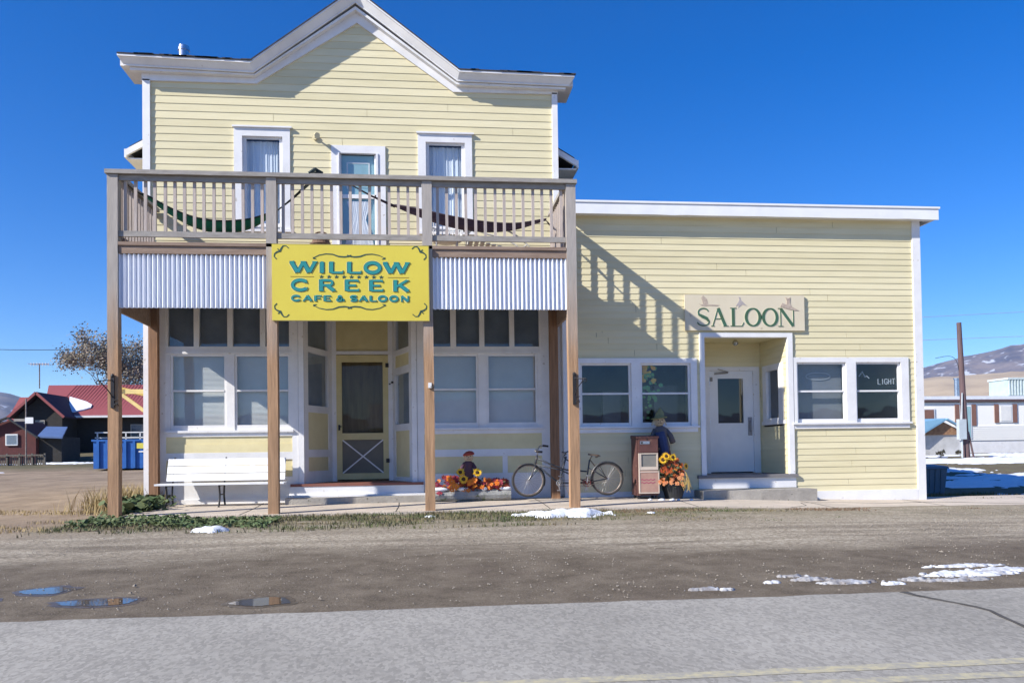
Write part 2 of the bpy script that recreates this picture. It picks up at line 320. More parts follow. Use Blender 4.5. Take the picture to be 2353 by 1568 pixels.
def ground_nodes(n, l, b):
    tc = n.new('ShaderNodeTexCoord'); sp = n.new('ShaderNodeSeparateXYZ'); l.new(tc.outputs['Object'], sp.inputs[0])
    def N(sc, det=6, rough=.6, st=(1, 1, 1)):
        mp = n.new('ShaderNodeMapping'); mp.inputs['Scale'].default_value = st; l.new(tc.outputs['Object'], mp.inputs[0])
        q = n.new('ShaderNodeTexNoise'); q.inputs['Scale'].default_value = sc; q.inputs['Detail'].default_value = det; q.inputs['Roughness'].default_value = rough; l.new(mp.outputs[0], q.inputs[0]); return q.outputs[0]
    def MR(s, a, c, d=0., e=1.):
        q = n.new('ShaderNodeMapRange'); q.inputs[1].default_value = a; q.inputs[2].default_value = c; q.inputs[3].default_value = d; q.inputs[4].default_value = e; l.new(s, q.inputs[0]); return q.outputs[0]
    def MX(f, a, c):
        q = n.new('ShaderNodeMix'); q.data_type = 'RGBA'; l.new(f, q.inputs[0])
        for s, i in ((a, 6), (c, 7)):
            if isinstance(s, tuple): q.inputs[i].default_value = (*s, 1)
            else: l.new(s, q.inputs[i])
        return q.outputs[2]
    def MA(op, a, c):
        q = n.new('ShaderNodeMath'); q.operation = op
        for s, i in ((a, 0), (c, 1)):
            if isinstance(s, (int, float)): q.inputs[i].default_value = s
            else: l.new(s, q.inputs[i])
        return q.outputs[0]
    vo = n.new('ShaderNodeTexVoronoi'); vo.inputs['Scale'].default_value = 34; l.new(tc.outputs['Object'], vo.inputs[0])
    v2 = n.new('ShaderNodeSeparateColor'); l.new(vo.outputs['Color'], v2.inputs[0])
    peb = MX(v2.outputs[0], (.23, .187, .13), (.53, .465, .36))                # loose gravel
    fine = N(110, 3, .7)
    wet = MX(MR(N(2.6, 10, .74, (1, .8, 1)), .36, .66), (.098, .075, .05), (.212, .172, .123)); wet = MX(MA('MULTIPLY', MR(N(55, 4, .7), .5, .66), .5), wet, (.3, .26, .21)); wet = MX(MA('MULTIPLY', MR(N(38, 4, .7), .56, .66), .55), wet, (.085, .066, .05))   # damp dirt
    wet = MX(MR(fine, .6, .72), wet, (.33, .29, .24))
    tan = MX(MR(N(1.1, 10, .74, (1., .55, 1)), .38, .62), (.36, .275, .19), (.23, .17, .115))
    # damp band beside the road: y about 4.3..6.6, wandering
    wob = MA('MULTIPLY', MA('SUBTRACT', N(.55, 4, .6, (.5, 1.2, 1)), .5), 4.4)
    yy = MA('ADD', MA('ADD', sp.outputs[1], MA('MULTIPLY', sp.outputs[0], .06)), wob)
    damp = MR(yy, 6.3*SC, 7.5*SC, 1, 0)
    streak = MA('MULTIPLY', MR(N(1.1, 6, .65, (.35, 1.8, 1)), .44, .62), MR(sp.outputs[1], 7.5*SC, 9.6*SC, .85, .25))
    damp = MA('MAXIMUM', damp, streak)
    near = MX(damp, peb, wet)
    # lot behind and left: bare tan dirt
    lot = MR(MA('ADD', sp.outputs[1], MA('MULTIPLY', sp.outputs[0], -1.1)), 12.5*SC, 15.5*SC)
    c = MX(lot, near, tan)
    vg = MA('MULTIPLY', MR(MA('ADD', sp.outputs[1], MA('MULTIPLY', wob, .35)), 8.9*SC, 10.2*SC), MA('MULTIPLY', MR(N(1.6, 7, .65, (.8, 1.6, 1)), .36, .52), MR(sp.outputs[0], 1.*SC, 6.*SC, 1., .35)))
    vg = MA('MULTIPLY', vg, MR(sp.outputs[0], -4.6*SC, -4.0*SC)); c = MX(vg, c, MX(MR(N(5, 6, .7), .4, .62), (.10, .105, .045), (.2, .15, .085)))
    rut = MX(MA('MULTIPLY', MR(N(.35, 8, .7, (1, .6, 1)), .5, .64), .4), c, (.13, .1, .075)); c = rut
    far = MR(MA('ADD', sp.outputs[1], MA('MULTIPLY', wob, 1.0)), 34*SC, 38*SC); gr = MX(MR(N(.5, 8, .65), .35, .65), (.09, .085, .05), (.17, .14, .08)); c = MX(far, c, gr)
    # behind the saloon on the right: dull winter grass
    rg = MA('MULTIPLY', MR(sp.outputs[0], 8.6*SC, 9.2*SC), MR(sp.outputs[1], 12.2*SC, 13.2*SC)); c = MX(rg, c, MX(MR(N(2.2, 8, .7), .35, .65), (.16, .145, .08), (.13, .1, .07)))
    back = MR(sp.outputs[1], -6*SC, -3*SC, 1, 0); c = MX(back, c, MX(MR(N(.05, 6), .4, .6), (.3, .26, .17), (.5, .5, .52)))
    l.new(c, b.inputs['Base Color']); b.inputs['Roughness'].default_value = .95; b.inputs['Specular IOR Level'].default_value = .2
    bp = n.new('ShaderNodeBump'); bp.inputs['Strength'].default_value = .55; bp.inputs['Distance'].default_value = .03
    l.new(MA('ADD', MA('MULTIPLY', fine, .5), N(26, 6, .75)), bp.inputs['Height']); l.new(bp.outputs[0], b.inputs['Normal'])
M['ground'] = sheet_mat('gravel_and_dirt', ground_nodes)
tag(g.build('ground', 'ground', sm=True), 'gravel and damp dirt lot between the road and the buildings', 'ground', kind='structure')
# road
def road_nodes(n, l, b):
    tc = n.new('ShaderNodeTexCoord')
    a = n.new('ShaderNodeTexNoise'); a.inputs['Scale'].default_value = 125; a.inputs['Detail'].default_value = 4; a.inputs['Roughness'].default_value = .85; ma = n.new('ShaderNodeMapping'); ma.inputs['Scale'].default_value = (1, .5, 1); l.new(tc.outputs['Object'], ma.inputs[0]); l.new(ma.outputs[0], a.inputs[0])
    v = n.new('ShaderNodeTexVoronoi'); v.inputs['Scale'].default_value = 62; v.inputs['Randomness'].default_value = 1; l.new(ma.outputs[0], v.inputs[0])
    c = n.new('ShaderNodeTexNoise'); c.inputs['Scale'].default_value = .8; c.inputs['Detail'].default_value = 6; l.new(tc.outputs['Object'], c.inputs[0])
    s = n.new('ShaderNodeSeparateColor'); l.new(v.outputs['Color'], s.inputs[0])
    m1 = n.new('ShaderNodeMath'); m1.operation = 'ADD'; l.new(a.outputs[0], m1.inputs[0]); l.new(s.outputs[0], m1.inputs[1])
    r = n.new('ShaderNodeMapRange'); r.inputs[1].default_value = .45; r.inputs[2].default_value = 1.35; l.new(m1.outputs[0], r.inputs[0])
    x = n.new('ShaderNodeMix'); x.data_type = 'RGBA'; l.new(r.outputs[0], x.inputs[0]); x.inputs[6].default_value = (.25, .235, .205, 1); x.inputs[7].default_value = (.365, .343, .298, 1)
    r2 = n.new('ShaderNodeMapRange'); r2.inputs[1].default_value = .35; r2.inputs[2].default_value = .65; r2.inputs[3].default_value = .86; r2.inputs[4].default_value = 1.06; l.new(c.outputs[0], r2.inputs[0])
    h = n.new('ShaderNodeHueSaturation'); l.new(x.outputs[2], h.inputs['Color']); l.new(r2.outputs[0], h.inputs['Value']); l.new(h.outputs[0], b.inputs['Base Color'])
    b.inputs['Roughness'].default_value = .9; b.inputs['Specular IOR Level'].default_value = .2
    bp = n.new('ShaderNodeBump'); bp.inputs['Strength'].default_value = .15; bp.inputs['Distance'].default_value = .01; l.new(m1.outputs[0], bp.inputs['Height']); l.new(bp.outputs[0], b.inputs['Normal'])
M['road'] = sheet_mat('worn_asphalt', road_nodes)
M['lane'] = mat('faded_yellow_line', (.47, .42, .27), .9, (.33, .31, .26), 26, lo=.38, hi=.6, detail=6)
M['crack'] = mat('dark_crack', (.05, .046, .042), 1, (.09, .085, .08), 9)
rd = MB(); xs = [-80+i*.12 if False else 0 for i in range(0)]
xs = [-120, -60, -30, -12]+[-8+i*.1 for i in range(181)]+[14, 30, 60, 120]
def edge(x): return 4.34+.035*noise.noise(Vector((x*.9, 3, 0)))+.02*noise.noise(Vector((x*5, 9, 0)))+.012*noise.noise(Vector((x*17, 5, 0)))
for x in xs: rd.v += [(x, -2.2, .012), (x, edge(x)-.05, .012), (x, edge(x), -.004)]
for i in range(len(xs)-1):
    a = i*3; rd.f += [(a, a+3, a+4, a+1), (a+1, a+4, a+5, a+2)]
tag(rd.build('road', 'road'), 'grey worn asphalt road with pale aggregate', 'road', kind='structure')
for (y0, y1) in ((2.80, 2.875), (2.64, 2.71)):
    ln = MB(); xx = [-60, -20, -6]+[-5+i*.12 for i in range(110)]+[12, 30, 60]
    for x in xx: j = .006*noise.noise(Vector((x*6, y0*9, 0))); ln.v += [(x, y0+j, .0135), (x, y1+j*.5, .0135)]
    ln.f = [(2*i, 2*i+2, 2*i+3, 2*i+1) for i in range(len(xx)-1)]
    tag(ln.build('road_marking', 'lane'), 'faded yellow centre line painted on the road', 'road marking', kind='structure')
ck = MB(); pts = [(2.605, 4.272), (2.606, 4.174), (2.632, 4.061), (2.675, 3.914), (2.698, 3.814), (2.702, 3.71), (2.66, 3.579), (2.629, 3.454), (2.605, 3.364), (2.531, 3.105)]
T0 = lambda u, z, n: (u, z, n)
ck.ribbon(T0, pts, [.045, .028, .024, .016, .022, .016, .02, .014, .018, .012], .0125, .0165)
tag(ck.build('road_crack', 'crack'), 'long dark crack across the right side of the road', 'crack', kind='structure')
# sidewalk
def swz(x, y): return .035+.03*(y-11.3)-.15*smooth(2.5, 8.8, x)
sw = MB(); sx = [-3.95+i*.25 for i in range(80)]
for x in sx:
    f = 11.22+.03*noise.noise(Vector((x*1.3, 0, 0))); f0 = f if x > -3.9 else f+.1
    sw.v += [(x, f0, -.15), (x, f0, swz(x, f0)), (x, 12.2, swz(x, 12.2)), (x, 13.4, swz(x, 13.4))]
for i in range(len(sx)-1):
    a = 4*i; sw.f += [(a, a+4, a+5, a+1), (a+1, a+5, a+6, a+2), (a+2, a+6, a+7, a+3)]
M['sidewalk'] = mat('sidewalk_concrete', (.58, .50, .41), .9, (.44, .38, .31), 1.6, bump=.4, bs=45, col3=(.2, .17, .14), s3=9, t3=.68)
tag(sw.build('sidewalk', 'sidewalk'), 'pale concrete sidewalk along the front of both buildings', 'sidewalk', kind='structure')
jn = MB()
for x in (-2.4, -.35, 1.75, 3.85, 5.9, 7.9, 10.0): jn.ribbon(lambda u, z, n: (u, z, swz(u, z)+n), [(x, 11.26), (x+.02, 12.1), (x, 13.0)], .012, -.01, .003)
jn.ribbon(lambda u, z, n: (u, z, swz(u, z)+n), [(5.2, 11.25), (5.6, 11.6), (5.75, 12.1), (6.4, 12.3), (7.0, 12.2), (8.2, 12.45), (9.4, 11.9), (11., 11.3)], .012, -.01, .003)
tag(jn.build('sidewalk_joints', 'crack'), 'dark joints and a crack in the sidewalk', 'crack', kind='structure')
# ------------------------------------------------------------------ two storey cafe building
YW = 13.1; F1 = front(YW)
cafe = thing('cafe_building', (-.95, 13.1, 0), 'two storey pale yellow clapboard building with a white gabled false front', 'building')
ridge = lambda z: 0
def xr_up(z):                          # the upper wall narrows into the gable above the frieze
    if z <= 6.5: return (-4.08, 2.17)
    t = (z-6.5)/(7.75-6.5); return (lerp(-2.62, -.93, t), lerp(.70, -.93, t))
up_holes = [(-2.72, -2.08, 4.3, 5.80), (-1.27, -.58, 3.4, 5.58), (.12, .76, 4.3, 5.78)]
s = MB(); siding(s, F1, xr_up, 3.4, 6.5, .118, up_holes); siding(s, F1, xr_up, 6.5, 7.6, .118)
# panels between: solid backing behind the cornice wings
s.tbox(F1, -4.08, -2.62, -.02, 0, 6.5, 6.8); s.tbox(F1, .70, 2.17, -.02, 0, 6.5, 6.8)
s.build('wall', 'sideA', cafe)
# side and rear walls of the body
s = MB()
for X, sg in ((-4.1, -1), (2.2, 1)):
    T, L = wallT((X, 22), (X, 13.12)) if sg < 0 else wallT((X, 13.12), (X, 22))
    siding(s, T, lambda z: (0, L), .1, 5.8, .118, joints=False)
    s.tbox(T, 0, L, -.1, -.02, .1, 5.8)
s.box(-4.1, 2.2, 22, 22.1, 0, 5.8)
s.prism([(-4.1, 5.8), (2.2, 5.8), (-.95, 7.6)], front(22), 0, -.1); s.prism([(-4.0, 5.8), (2.1, 5.8), (-.95, 7.55)], front(13.3), 0, -.05)
s.build('side_walls', 'sideA', cafe)
s = MB(); s.box(-4.08, 2.18, 13.12, 22, .1, .3); s.box(-4.08, 2.18, 13.12, 22, 3.3, 3.42); s.box(-4.08, 2.18, 17, 17.1, .3, 5.8)
s.build('floors', 'room', cafe)
# main roof
s = MB()
for sg in (-1, 1):
    ex = -.95+sg*3.52
    s.prism([(ex, 5.56), (ex, 5.66), (-.95, 7.74), (-.95, 7.62)], front(13.35), 0, -9)
rf = s.build('roof', 'shingle', cafe)
s = MB()
for sg in (-1, 1):
    ex = -.95+sg*3.55
    s.prism([(ex, 5.50), (ex, 5.60), (-.95, 7.66), (-.95, 7.56)] if sg < 0 else [(ex, 5.50), (ex, 5.60), (-.95, 7.66), (-.95, 7.56)], front(13.3), 0, -.05)
    s.box(min(ex, ex+sg*.03), max(ex, ex+sg*.03), 13.3, 22.3, 5.47, 5.6)
    s.box(min(ex, ex-sg*.45), max(ex, ex-sg*.45), 13.36, 22.2, 5.46, 5.48)
s.build('eaves', 'white', rf)
s = MB(); s.lathe((-3.82, 14.0, 6.0), [(.085, 0), (.085, 1.50), (.095, 1.50), (.095, 1.54), (.085, 1.54), (.085, 1.58)], 20); s.build('chimney', 'steel', rf, sm=False)
# corner boards
for x0, x1 in ((-4.18, -4.07), (2.16, 2.25)):
    s = MB(); s.box(x0, x1, 13.06, 13.2, .1, 6.6); s.build('corner_board', 'white', cafe)
# cornice of the false front
bot = [(-4.19, 6.58), (-2.48, 6.59), (-.93, 7.61), (.57, 6.56), (2.26, 6.58)]
s = MB()
def band(mb, lower, upper, y0, y1):
    for (a, b), (c, d) in zip(zip(lower, lower[1:]), zip(upper, upper[1:])):
        mb.hexa([(a[0], y0, a[1]), (b[0], y0, b[1]), (b[0], y1, b[1]), (a[0], y1, a[1]), (c[0], y0, c[1]), (d[0], y0, d[1]), (d[0], y1, d[1]), (c[0], y1, c[1])])
ft = [(-4.47, 6.87), (-2.53, 6.83), (-.945, 8.02), (.66, 6.81), (2.49, 6.79)]
fb = [(-4.40, 6.74), (-2.50, 6.70), (-.945, 7.86), (.63, 6.68), (2.42, 6.66)]
inner = [(-4.19, 6.74), (-2.5, 6.74), (-.945, 7.80), (.62, 6.70), (2.26, 6.70)]
band(s, bot, inner, 13.06, 13.098); s.build('frieze', 'white', cafe)
s = MB()
for (a, b), (c, d) in zip(zip(fb, fb[1:]), zip(ft, ft[1:])):
    s.hexa([(a[0], 12.945, a[1]), (b[0], 12.945, b[1]), (b[0], 12.965, b[1]), (a[0], 12.965, a[1]), (c[0], 12.85, c[1]-.03), (d[0], 12.85, d[1]-.03), (d[0], 12.88, d[1]-.03), (c[0], 12.88, c[1]-.03)])
band(s, [(a, b-.029) for a, b in ft], ft, 12.83, 12.88)
band(s, [(a, b-.002) for a, b in fb], [(a, b+.014) for a, b in fb], 12.925, 12.944)
band(s, [(-4.33, 6.69), (-2.49, 6.67), (-.945, 7.77), (.62, 6.64), (2.37, 6.62)], [(-4.33, 6.735), (-2.49, 6.695), (-.945, 7.82), (.62, 6.675), (2.37, 6.655)], 12.966, 13.059)
band(s, [(a, b-.12) for a, b in ft], [(a, b-.005) for a, b in ft], 12.966, 13.6)
cor = s.build('cornice', 'white', cafe)
s = MB(); band(s, [(a+(.03 if i else -.01)*0, b+.002) for i, (a, b) in enumerate(ft)], [(a, b+.02) for a, b in ft], 12.82, 13.7)
for i in range(26):
    x = random.choice((random.uniform(-4.4, -2.5), random.uniform(.7, 2.45))); z = interp([p[0] for p in ft], [p[1] for p in ft], x)
    s.box(x, x+random.uniform(.05, .3), 12.812, 12.86, z+.004, z+.024)
s.build('parapet_roof', 'shingle', cor)
# upper windows and door
for (u0, u1, zt, zc) in ((-2.65, -2.15, 5.74, 5.90), (.18, .69, 5.72, 5.88)):
    f = sash(F1, u0, u1, 4.42, zt, cafe, 5.06, blind=('curtain', 4.3, zt), n=-.02, w=.06)
    s = MB(); s.tbox(F1, u0-.18, u0-.055, -.04, .03, 4.3, zc); s.tbox(F1, u1+.055, u1+.17, -.04, .03, 4.3, zc); s.tbox(F1, u0-.055, u1+.055, -.04, .03, zt+.03, zc)
    s.tbox(F1, u0-.2, u1+.2, -.04, .06, zc, zc+.025); s.tbox(F1, u0-.2, u1+.2, -.05, .07, 4.27, 4.31); s.build('casing', 'white', f)
s = MB(); s.tbox(F1, -1.35, -1.245, -.04, .03, 3.6, 5.66); s.tbox(F1, -.625, -.51, -.04, .03, 3.6, 5.66); s.tbox(F1, -1.245, -.625, -.04, .03, 5.54, 5.66)
s.tbox(F1, -1.245, -1.225, -.05, .045, 3.6, 5.54); s.tbox(F1, -.66, -.625, -.05, .045, 3.6, 5.54)
dr = s.build('door', 'white', cafe)
s = MB(); s.tbox(F1, -1.222, -.663, -.045, -.015, 4.84, 4.9); s.tbox(F1, -1.222, -.663, -.045, -.015, 3.65, 4.02); s.tbox(F1, -1.222, -1.2, -.045, -.015, 3.65, 5.53); s.tbox(F1, -.685, -.663, -.045, -.015, 3.65, 5.53); s.build('storm_frame', 'white2', dr)
s = MB(); s.tquad(F1, -1.2, -.685, -.03, 4.02, 5.53); s.build('pane', 'glass', dr)
M['teal'] = mat('teal_door_paint', (.36, .55, .57), .5, (.3, .48, .5), 3)
s = MB(); s.tbox(F1, -1.2, -.685, -.09, -.062, 3.65, 5.53); s.tbox(F1, -1.1, -.78, -.062, -.056, 5.02, 5.4); dl = s.build('leaf', 'teal', dr)
s = MB(); s.tbox(F1, -1.12, -1.1, -.062, -.05, 5.0, 5.42); s.tbox(F1, -.78, -.76, -.062, -.05, 5.0, 5.42); s.tbox(F1, -1.1, -.78, -.062, -.05, 5.4, 5.42); s.build('panel_moulding', 'blind', dl)
s = MB(); s.tbox(F1, -1.23, -1.2, .0, .03, 4.52, 4.62); s.build('handle', 'black', dr)
# gathered lace curtain seen through the lower glass
s = MB(); N = 48
for i in range(N):
    for j in range(10):
        def P(a, k):
            u = a/N; zz = 4.06+.74*k/10; sq = .10+.14*abs(math.sin((k/10-.62)*1.9)); c0 = -.93
            return (c0+(u-.5)*2*sq, YW+.042+.006*noise.noise(Vector((u*14, k*.35, 0))), zz)
        s.poly([P(i, j), P(i+1, j), P(i+1, j+1), P(i, j+1)])
s.build('curtain', 'white2', dr, sm=True)
# security light beside the door
M['cream'] = mat('cream_fixture', (.74, .66, .42), .5)
s = MB(); s.lathe((0, 0, 0), [(.045, 0), (.045, .02)], 14); s.v = [(-1.60+v[0], YW-.02-v[2], 5.78+v[1]) for v in s.v]
s.tube([(-1.60, YW-.04, 5.78), (-1.57, YW-.1, 5.765), (-1.545, YW-.15, 5.75)], .014, 8)
s.tube([(-1.575, YW-.09, 5.79), (-1.545, YW-.17, 5.75)], [.03, .045], 12); s.build('wall_light', 'cream', cafe)
# ------------------------------------------------------------------ cafe shop front, lower storey
ZF = .37
def lower_bay(u0, u1, panes, transoms, sill, edge_l, edge_r):
    s = MB()                            # white frame work: posts, head, mullions
    s.tbox(F1, u0, u1, -.08, .0, 2.42, 2.5); s.tbox(F1, u0, u1, -.08, .0, 3.12, 3.42)
    xs = [u0]+[q for p in transoms for q in p]+[u1]
    for a, b in zip(xs[::2], xs[1::2]): s.tbox(F1, a, b, -.08, -.002, 2.5, 3.12)
    xs = [u0]+[q for p in panes for q in p]+[u1]
    for a, b in zip(xs[::2], xs[1::2]): s.tbox(F1, a, b, -.08, .004, 1.2, 2.42)
    s.tbox(F1, u0, u1, -.08, .02, 2.385, 2.418)
    s.tbox(F1, u0-.02, u1+.02, -.09, .05, 1.175, 1.21); s.tbox(F1, u0, u1, -.08, .02, 1.115, 1.174)
    s.tbox(F1, u0, u1, -.08, .012, .755, .87); s.tbox(F1, u0, u1, -.08, .012, .08, .49)
    s.tbox(F1, (u0+u1)/2+.3, (u0+u1)/2+.38, -.08, .0, .491, .754)
    s.tbox(F1, u0, u1, -.08, .03, .08, .16)
    fr = s.build('shop_front_frame', 'white', cafe)
    s = MB(); s.tbox(F1, u0, u1, -.06, .0, 1.0, 1.115); s.tbox(F1, u0, u1, -.06, .008, .87, 1.0); s.build('yellow_panel', 'yellow', cafe); s = MB(); s.tbox(F1, u0, u1, -.06, -.006, .49, .755); s.build('yellow_panel', 'yellow', cafe)
    for a, b in transoms:
        s = MB(); s.tquad(F1, a, b, -.045, 2.5, 3.12); s.build('transom_pane', 'glassd', cafe)
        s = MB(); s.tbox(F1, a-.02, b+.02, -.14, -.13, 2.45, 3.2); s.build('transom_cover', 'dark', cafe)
    for a, b in panes: sash(F1, a+.035, b-.035, 1.29, 2.35, cafe, 1.82, blind=('blind', 1.25, 2.38), n=-.012, w=.033, bw=.08)
lower_bay(-3.86, -1.98, [(-3.795, -2.965), (-2.845, -2.005)], [(-3.83, -3.45), (-3.37, -2.95), (-2.87, -2.46), (-2.38, -2.02)], None, 0, 0)
lower_bay(.05, 1.92, [(.075, .915), (1.045, 1.865)], [(.12, .48), (.57, .94), (1.02, 1.42), (1.5, 1.9)], None, 0, 0)
for a, b in ((-4.07, -3.86), (-1.98, -1.885), (-1.88, -1.80), (-.14, -.06), (-.055, .05), (1.92, 2.05)):
    s = MB(); s.tbox(F1, a, b, -.08, .015 if b-a > .09 else .03, .08, 3.42); s.build('shop_front_post', 'white', cafe)
s = MB(); s.tbox(F1, 2.05, 2.16, -.05, .0, .08, 3.42); siding(s, F1, lambda z: (2.05, 2.16), .3, 3.4, .118, joints=False); s.build('side_strip', 'sideA', cafe)
# recessed entry: angled side walls and door wall
YB = 14.05
TL, LL = wallT((-1.80, 13.14), (-1.47, YB)); TR, LR = wallT((-.47, YB), (-.14, 13.14))
TB = front(YB)
for T, L, zg0, zg1, nm in ((TL, LL, 1.60, 2.42, 'l'), (TR, LR, 1.30, 2.12, 'r')):
    s = MB(); s.tbox(T, 0, L, -.06, -.012, ZF, 3.42); 
    # cut by building around: posts and rails in front
    s = MB()
    for a, b in ((0, .13), (L-.13, L)): s.tbox(T, a, b, -.06, .0, ZF, 3.42)
    s.tbox(T, .13, L-.13, -.06, -.002, 2.44, 2.53); s.tbox(T, .13, L-.13, -.06, -.002, 3.1, 3.42)
    s.tbox(T, .13, L-.13, -.06, -.002, zg0-.11, zg0)
    if nm == 'l': s.tbox(T, .13, L-.13, -.06, -.002, .78, .9); s.tbox(T, .13, L-.13, -.06, -.002, ZF, .56)
    else: s.tbox(T, .13, L-.13, -.06, -.002, zg1, zg1+.12); s.tbox(T, .13, L-.13, -.06, -.002, ZF, .44)
    s.build('entry_frame', 'white', cafe)
    for q0, q1 in (((.9, zg0-.11), (.56, .78)) if nm == 'l' else ((.44, zg0-.11), (zg1+.12, 2.44))):
        s = MB(); s.tbox(T, .13, L-.13, -.05, -.015, q0, q1); s.build('entry_panel', 'yellow', cafe)
    f = MB()
    for q0, q1, m in ((zg0, zg1 if nm == 'r' else 2.44, 'glass'), (2.53, 3.1, 'glassd')):
        k = MB(); k.tquad(T, .13, L-.13, -.03, q0, q1); k.build('entry_pane', m, cafe)
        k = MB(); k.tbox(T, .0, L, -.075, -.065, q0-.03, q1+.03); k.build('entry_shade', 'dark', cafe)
s = MB(); s.tbox(TB, -1.55, -1.40, -.05, .0, ZF, 3.42); s.tbox(TB, -.54, -.40, -.05, .0, ZF, 3.42); s.tbox(TB, -1.40, -.54, -.05, .012, 2.49, 2.545); s.build('door_frame', 'white', cafe)
s = MB(); s.tbox(TB, -1.40, -.54, -.05, -.02, 2.545, 3.42); s.build('transom_panel', 'yellow2', cafe)
s = MB()
for a, b, c, d in ((-1.40, -1.31, .40, 2.48), (-.63, -.54, .40, 2.48), (-1.31, -.63, 2.36, 2.48), (-1.31, -.63, 1.06, 1.17), (-1.31, -.63, .40, .50)): s.tbox(TB, a, b, -.045, .004, c, d)
sc = s.build('screen_door', 'yellow2', cafe)
M['screen'] = mat('insect_screen', (.2, .185, .15), .8, (.16, .15, .125), 3)
M['doorglass'] = glass('door_glass', (.6, .57, .5), .35)
s = MB(); s.tbox(TB, -1.31, -.63, -.035, -.03, .5, 1.06); s.build('screen', 'screen', sc)
s = MB(); s.tquad(TB, -1.31, -.63, -.03, 1.17, 2.36); s.build('pane', 'doorglass', sc)
s = MB(); s.tbox(TB, -1.40, -.54, -.16, -.12, ZF, 2.48); s.tbox(TB, -1.25, -.69, -.12, -.11, 1.2, 2.2); s.build('inner_door', mat('brown_door', (.36, .31, .22), .6, (.22, .19, .14), 3, (4, 1, .5)), cafe)
s = MB(); s.ribbon(TB, [(-1.31, .50), (-.63, 1.06)], .022, -.028, -.012); s.ribbon(TB, [(-1.31, 1.06), (-.63, .50)], .022, -.028, -.0121+.003); s.build('cross_brace', 'white', sc)
s = MB(); s.tbox(TB, -1.37, -1.34, .004, .03, 1.22, 1.31); s.tube([(-1.355, YB-.03, 1.28), (-1.32, YB-.05, 1.28)], .01); s.build('handle', 'black', sc)
for z in (2.27, .67):
    s = MB(); s.tbox(TB, -.585, -.53, .004, .02, z, z+.07); s.build('hinge', 'black', sc)
s = MB(); s.tbox(TB, -.53, -.50, .0, .02, 1.98, 2.0); s.tbox(TR, .02, .05, .0, .03, 2.0, 2.03); s.build('latch', 'black', cafe)
# entry floor, ceiling and steps
fl = [(-1.82, 13.0), (-.12, 13.0), (-.45, YB), (-1.49, YB)]
s = MB(); TH = lambda u, z, n: (u, z, n); s.prism([(-2.0, 12.99), (.03, 12.99), (.03, 13.12), (-.14, 13.13), (-.45, YB+.02), (-1.49, YB+.02), (-1.80, 13.13), (-2.0, 13.12)], TH, .33, ZF); s.build('entry_floor', 'redlip', cafe)
s = MB(); s.box(-2.02, .04, 13.0, 13.09, .17, .329); s.box(-2.05, .06, 12.93, 13.0, .17, .2); s.build('riser', 'white', cafe)
s = MB(); s.prism(fl, TH, 3.42, 3.46); s.build('entry_ceiling', 'white', cafe)
st = MB(); st.box(-2.03, .1, 12.66, 13.0, .0, .17); tag(st.build('concrete_step', 'concrete', at=(-1, 12.8, 0)), 'low grey concrete step below the screen door of the cafe', 'step')
# yellow bracket on the left wall
s = MB()
for y, m in ((13.7, 0), (14.9, 1)):
    s.bar((-4.12, y, 1.86), (-4.75, y, 1.86), .05, .07); s.bar((-4.72, y, 1.82), (-4.12, y, 1.36), .05, .05)
s.bar((-4.73, 13.65, 1.9), (-4.73, 14.95, 1.9), .05, .06); s.build('side_bracket', mat('raw_yellow_pine', (.72, .58, .26), .7, (.6, .46, .2), 6), cafe)
# ------------------------------------------------------------------ one storey saloon
YS = 12.95; F2 = front(YS); X0, X1 = 2.27, 8.24
sal = thing('saloon_building', (5.3, 12.95, 0), 'long one storey pale yellow clapboard saloon with a flat white roof edge', 'building')
sh = [(2.46, 4.42, 1.12, 2.27), (4.50, 6.06, .22, 2.70), (6.09, 8.05, 1.15, 2.29)]
s = MB(); siding(s, F2, lambda z: (X0, X1), .1, 4.62, .101, sh); s.build('wall', 'sideB', sal)
s = MB(); s.tbox(F2, X0, 4.38, .0, .012, .0, .16); s.build('skirt_board', 'white', sal); s = MB(); s.tbox(F2, 6.1, 8.187, .0, .03, -.06, .11); s.build('skirt_board', 'white', sal)
s = MB(); T, L = wallT((8.30, 13.0), (8.30, 22)); siding(s, T, lambda z: (0, L), -.05, 4.6, .101, joints=False); s.tbox(T, 0, L, -.1, -.02, -.1, 4.6); s.box(2.3, 8.3, 22, 22.1, 0, 4.6); s.build('side_wall', 'sideB', sal)
s = MB(); s.box(8.19, 8.33, YS-.03, YS+.12, -.08, 4.6); s.build('corner_board', 'white', sal)
s = MB(); s.box(X0-.02, 2.34, YS-.02, YS+.1, .08, 3.45); s.build('corner_board', 'white', sal)
s = MB(); s.box(X0, 8.5, YS-.17, 22.2, 4.62, 4.72); rf2 = s.build('roof', 'shingle', sal)
s = MB()
xs = [X0+i*.25 for i in range(25)]+[8.56]
for a, b in zip(xs, xs[1:]):
    q = lambda x: .008*noise.noise(Vector((x*2.3, 1, 0)))+(.012 if 3.9 < x < 5.0 else 0)*noise.noise(Vector((x*9, 0, 0)))
    s.hexa([(a, YS-.2, 4.56+q(a)), (b, YS-.2, 4.56+q(b)), (b, YS-.17, 4.56+q(b)), (a, YS-.17, 4.56+q(a)), (a, YS-.2, 4.735), (b, YS-.2, 4.735), (b, YS-.17, 4.735), (a, YS-.17, 4.735)])
s.box(8.53, 8.56, YS-.17, 22.2, 4.58, 4.735); s.box(X0, 8.53, YS-.17, YS, 4.58, 4.60)
s.build('fascia', 'white2', rf2)
s = MB(); s.box(X0-.0, 8.58, YS-.215, YS-.1, 4.738, 4.77); s.build('roof_edge', 'white2', rf2)
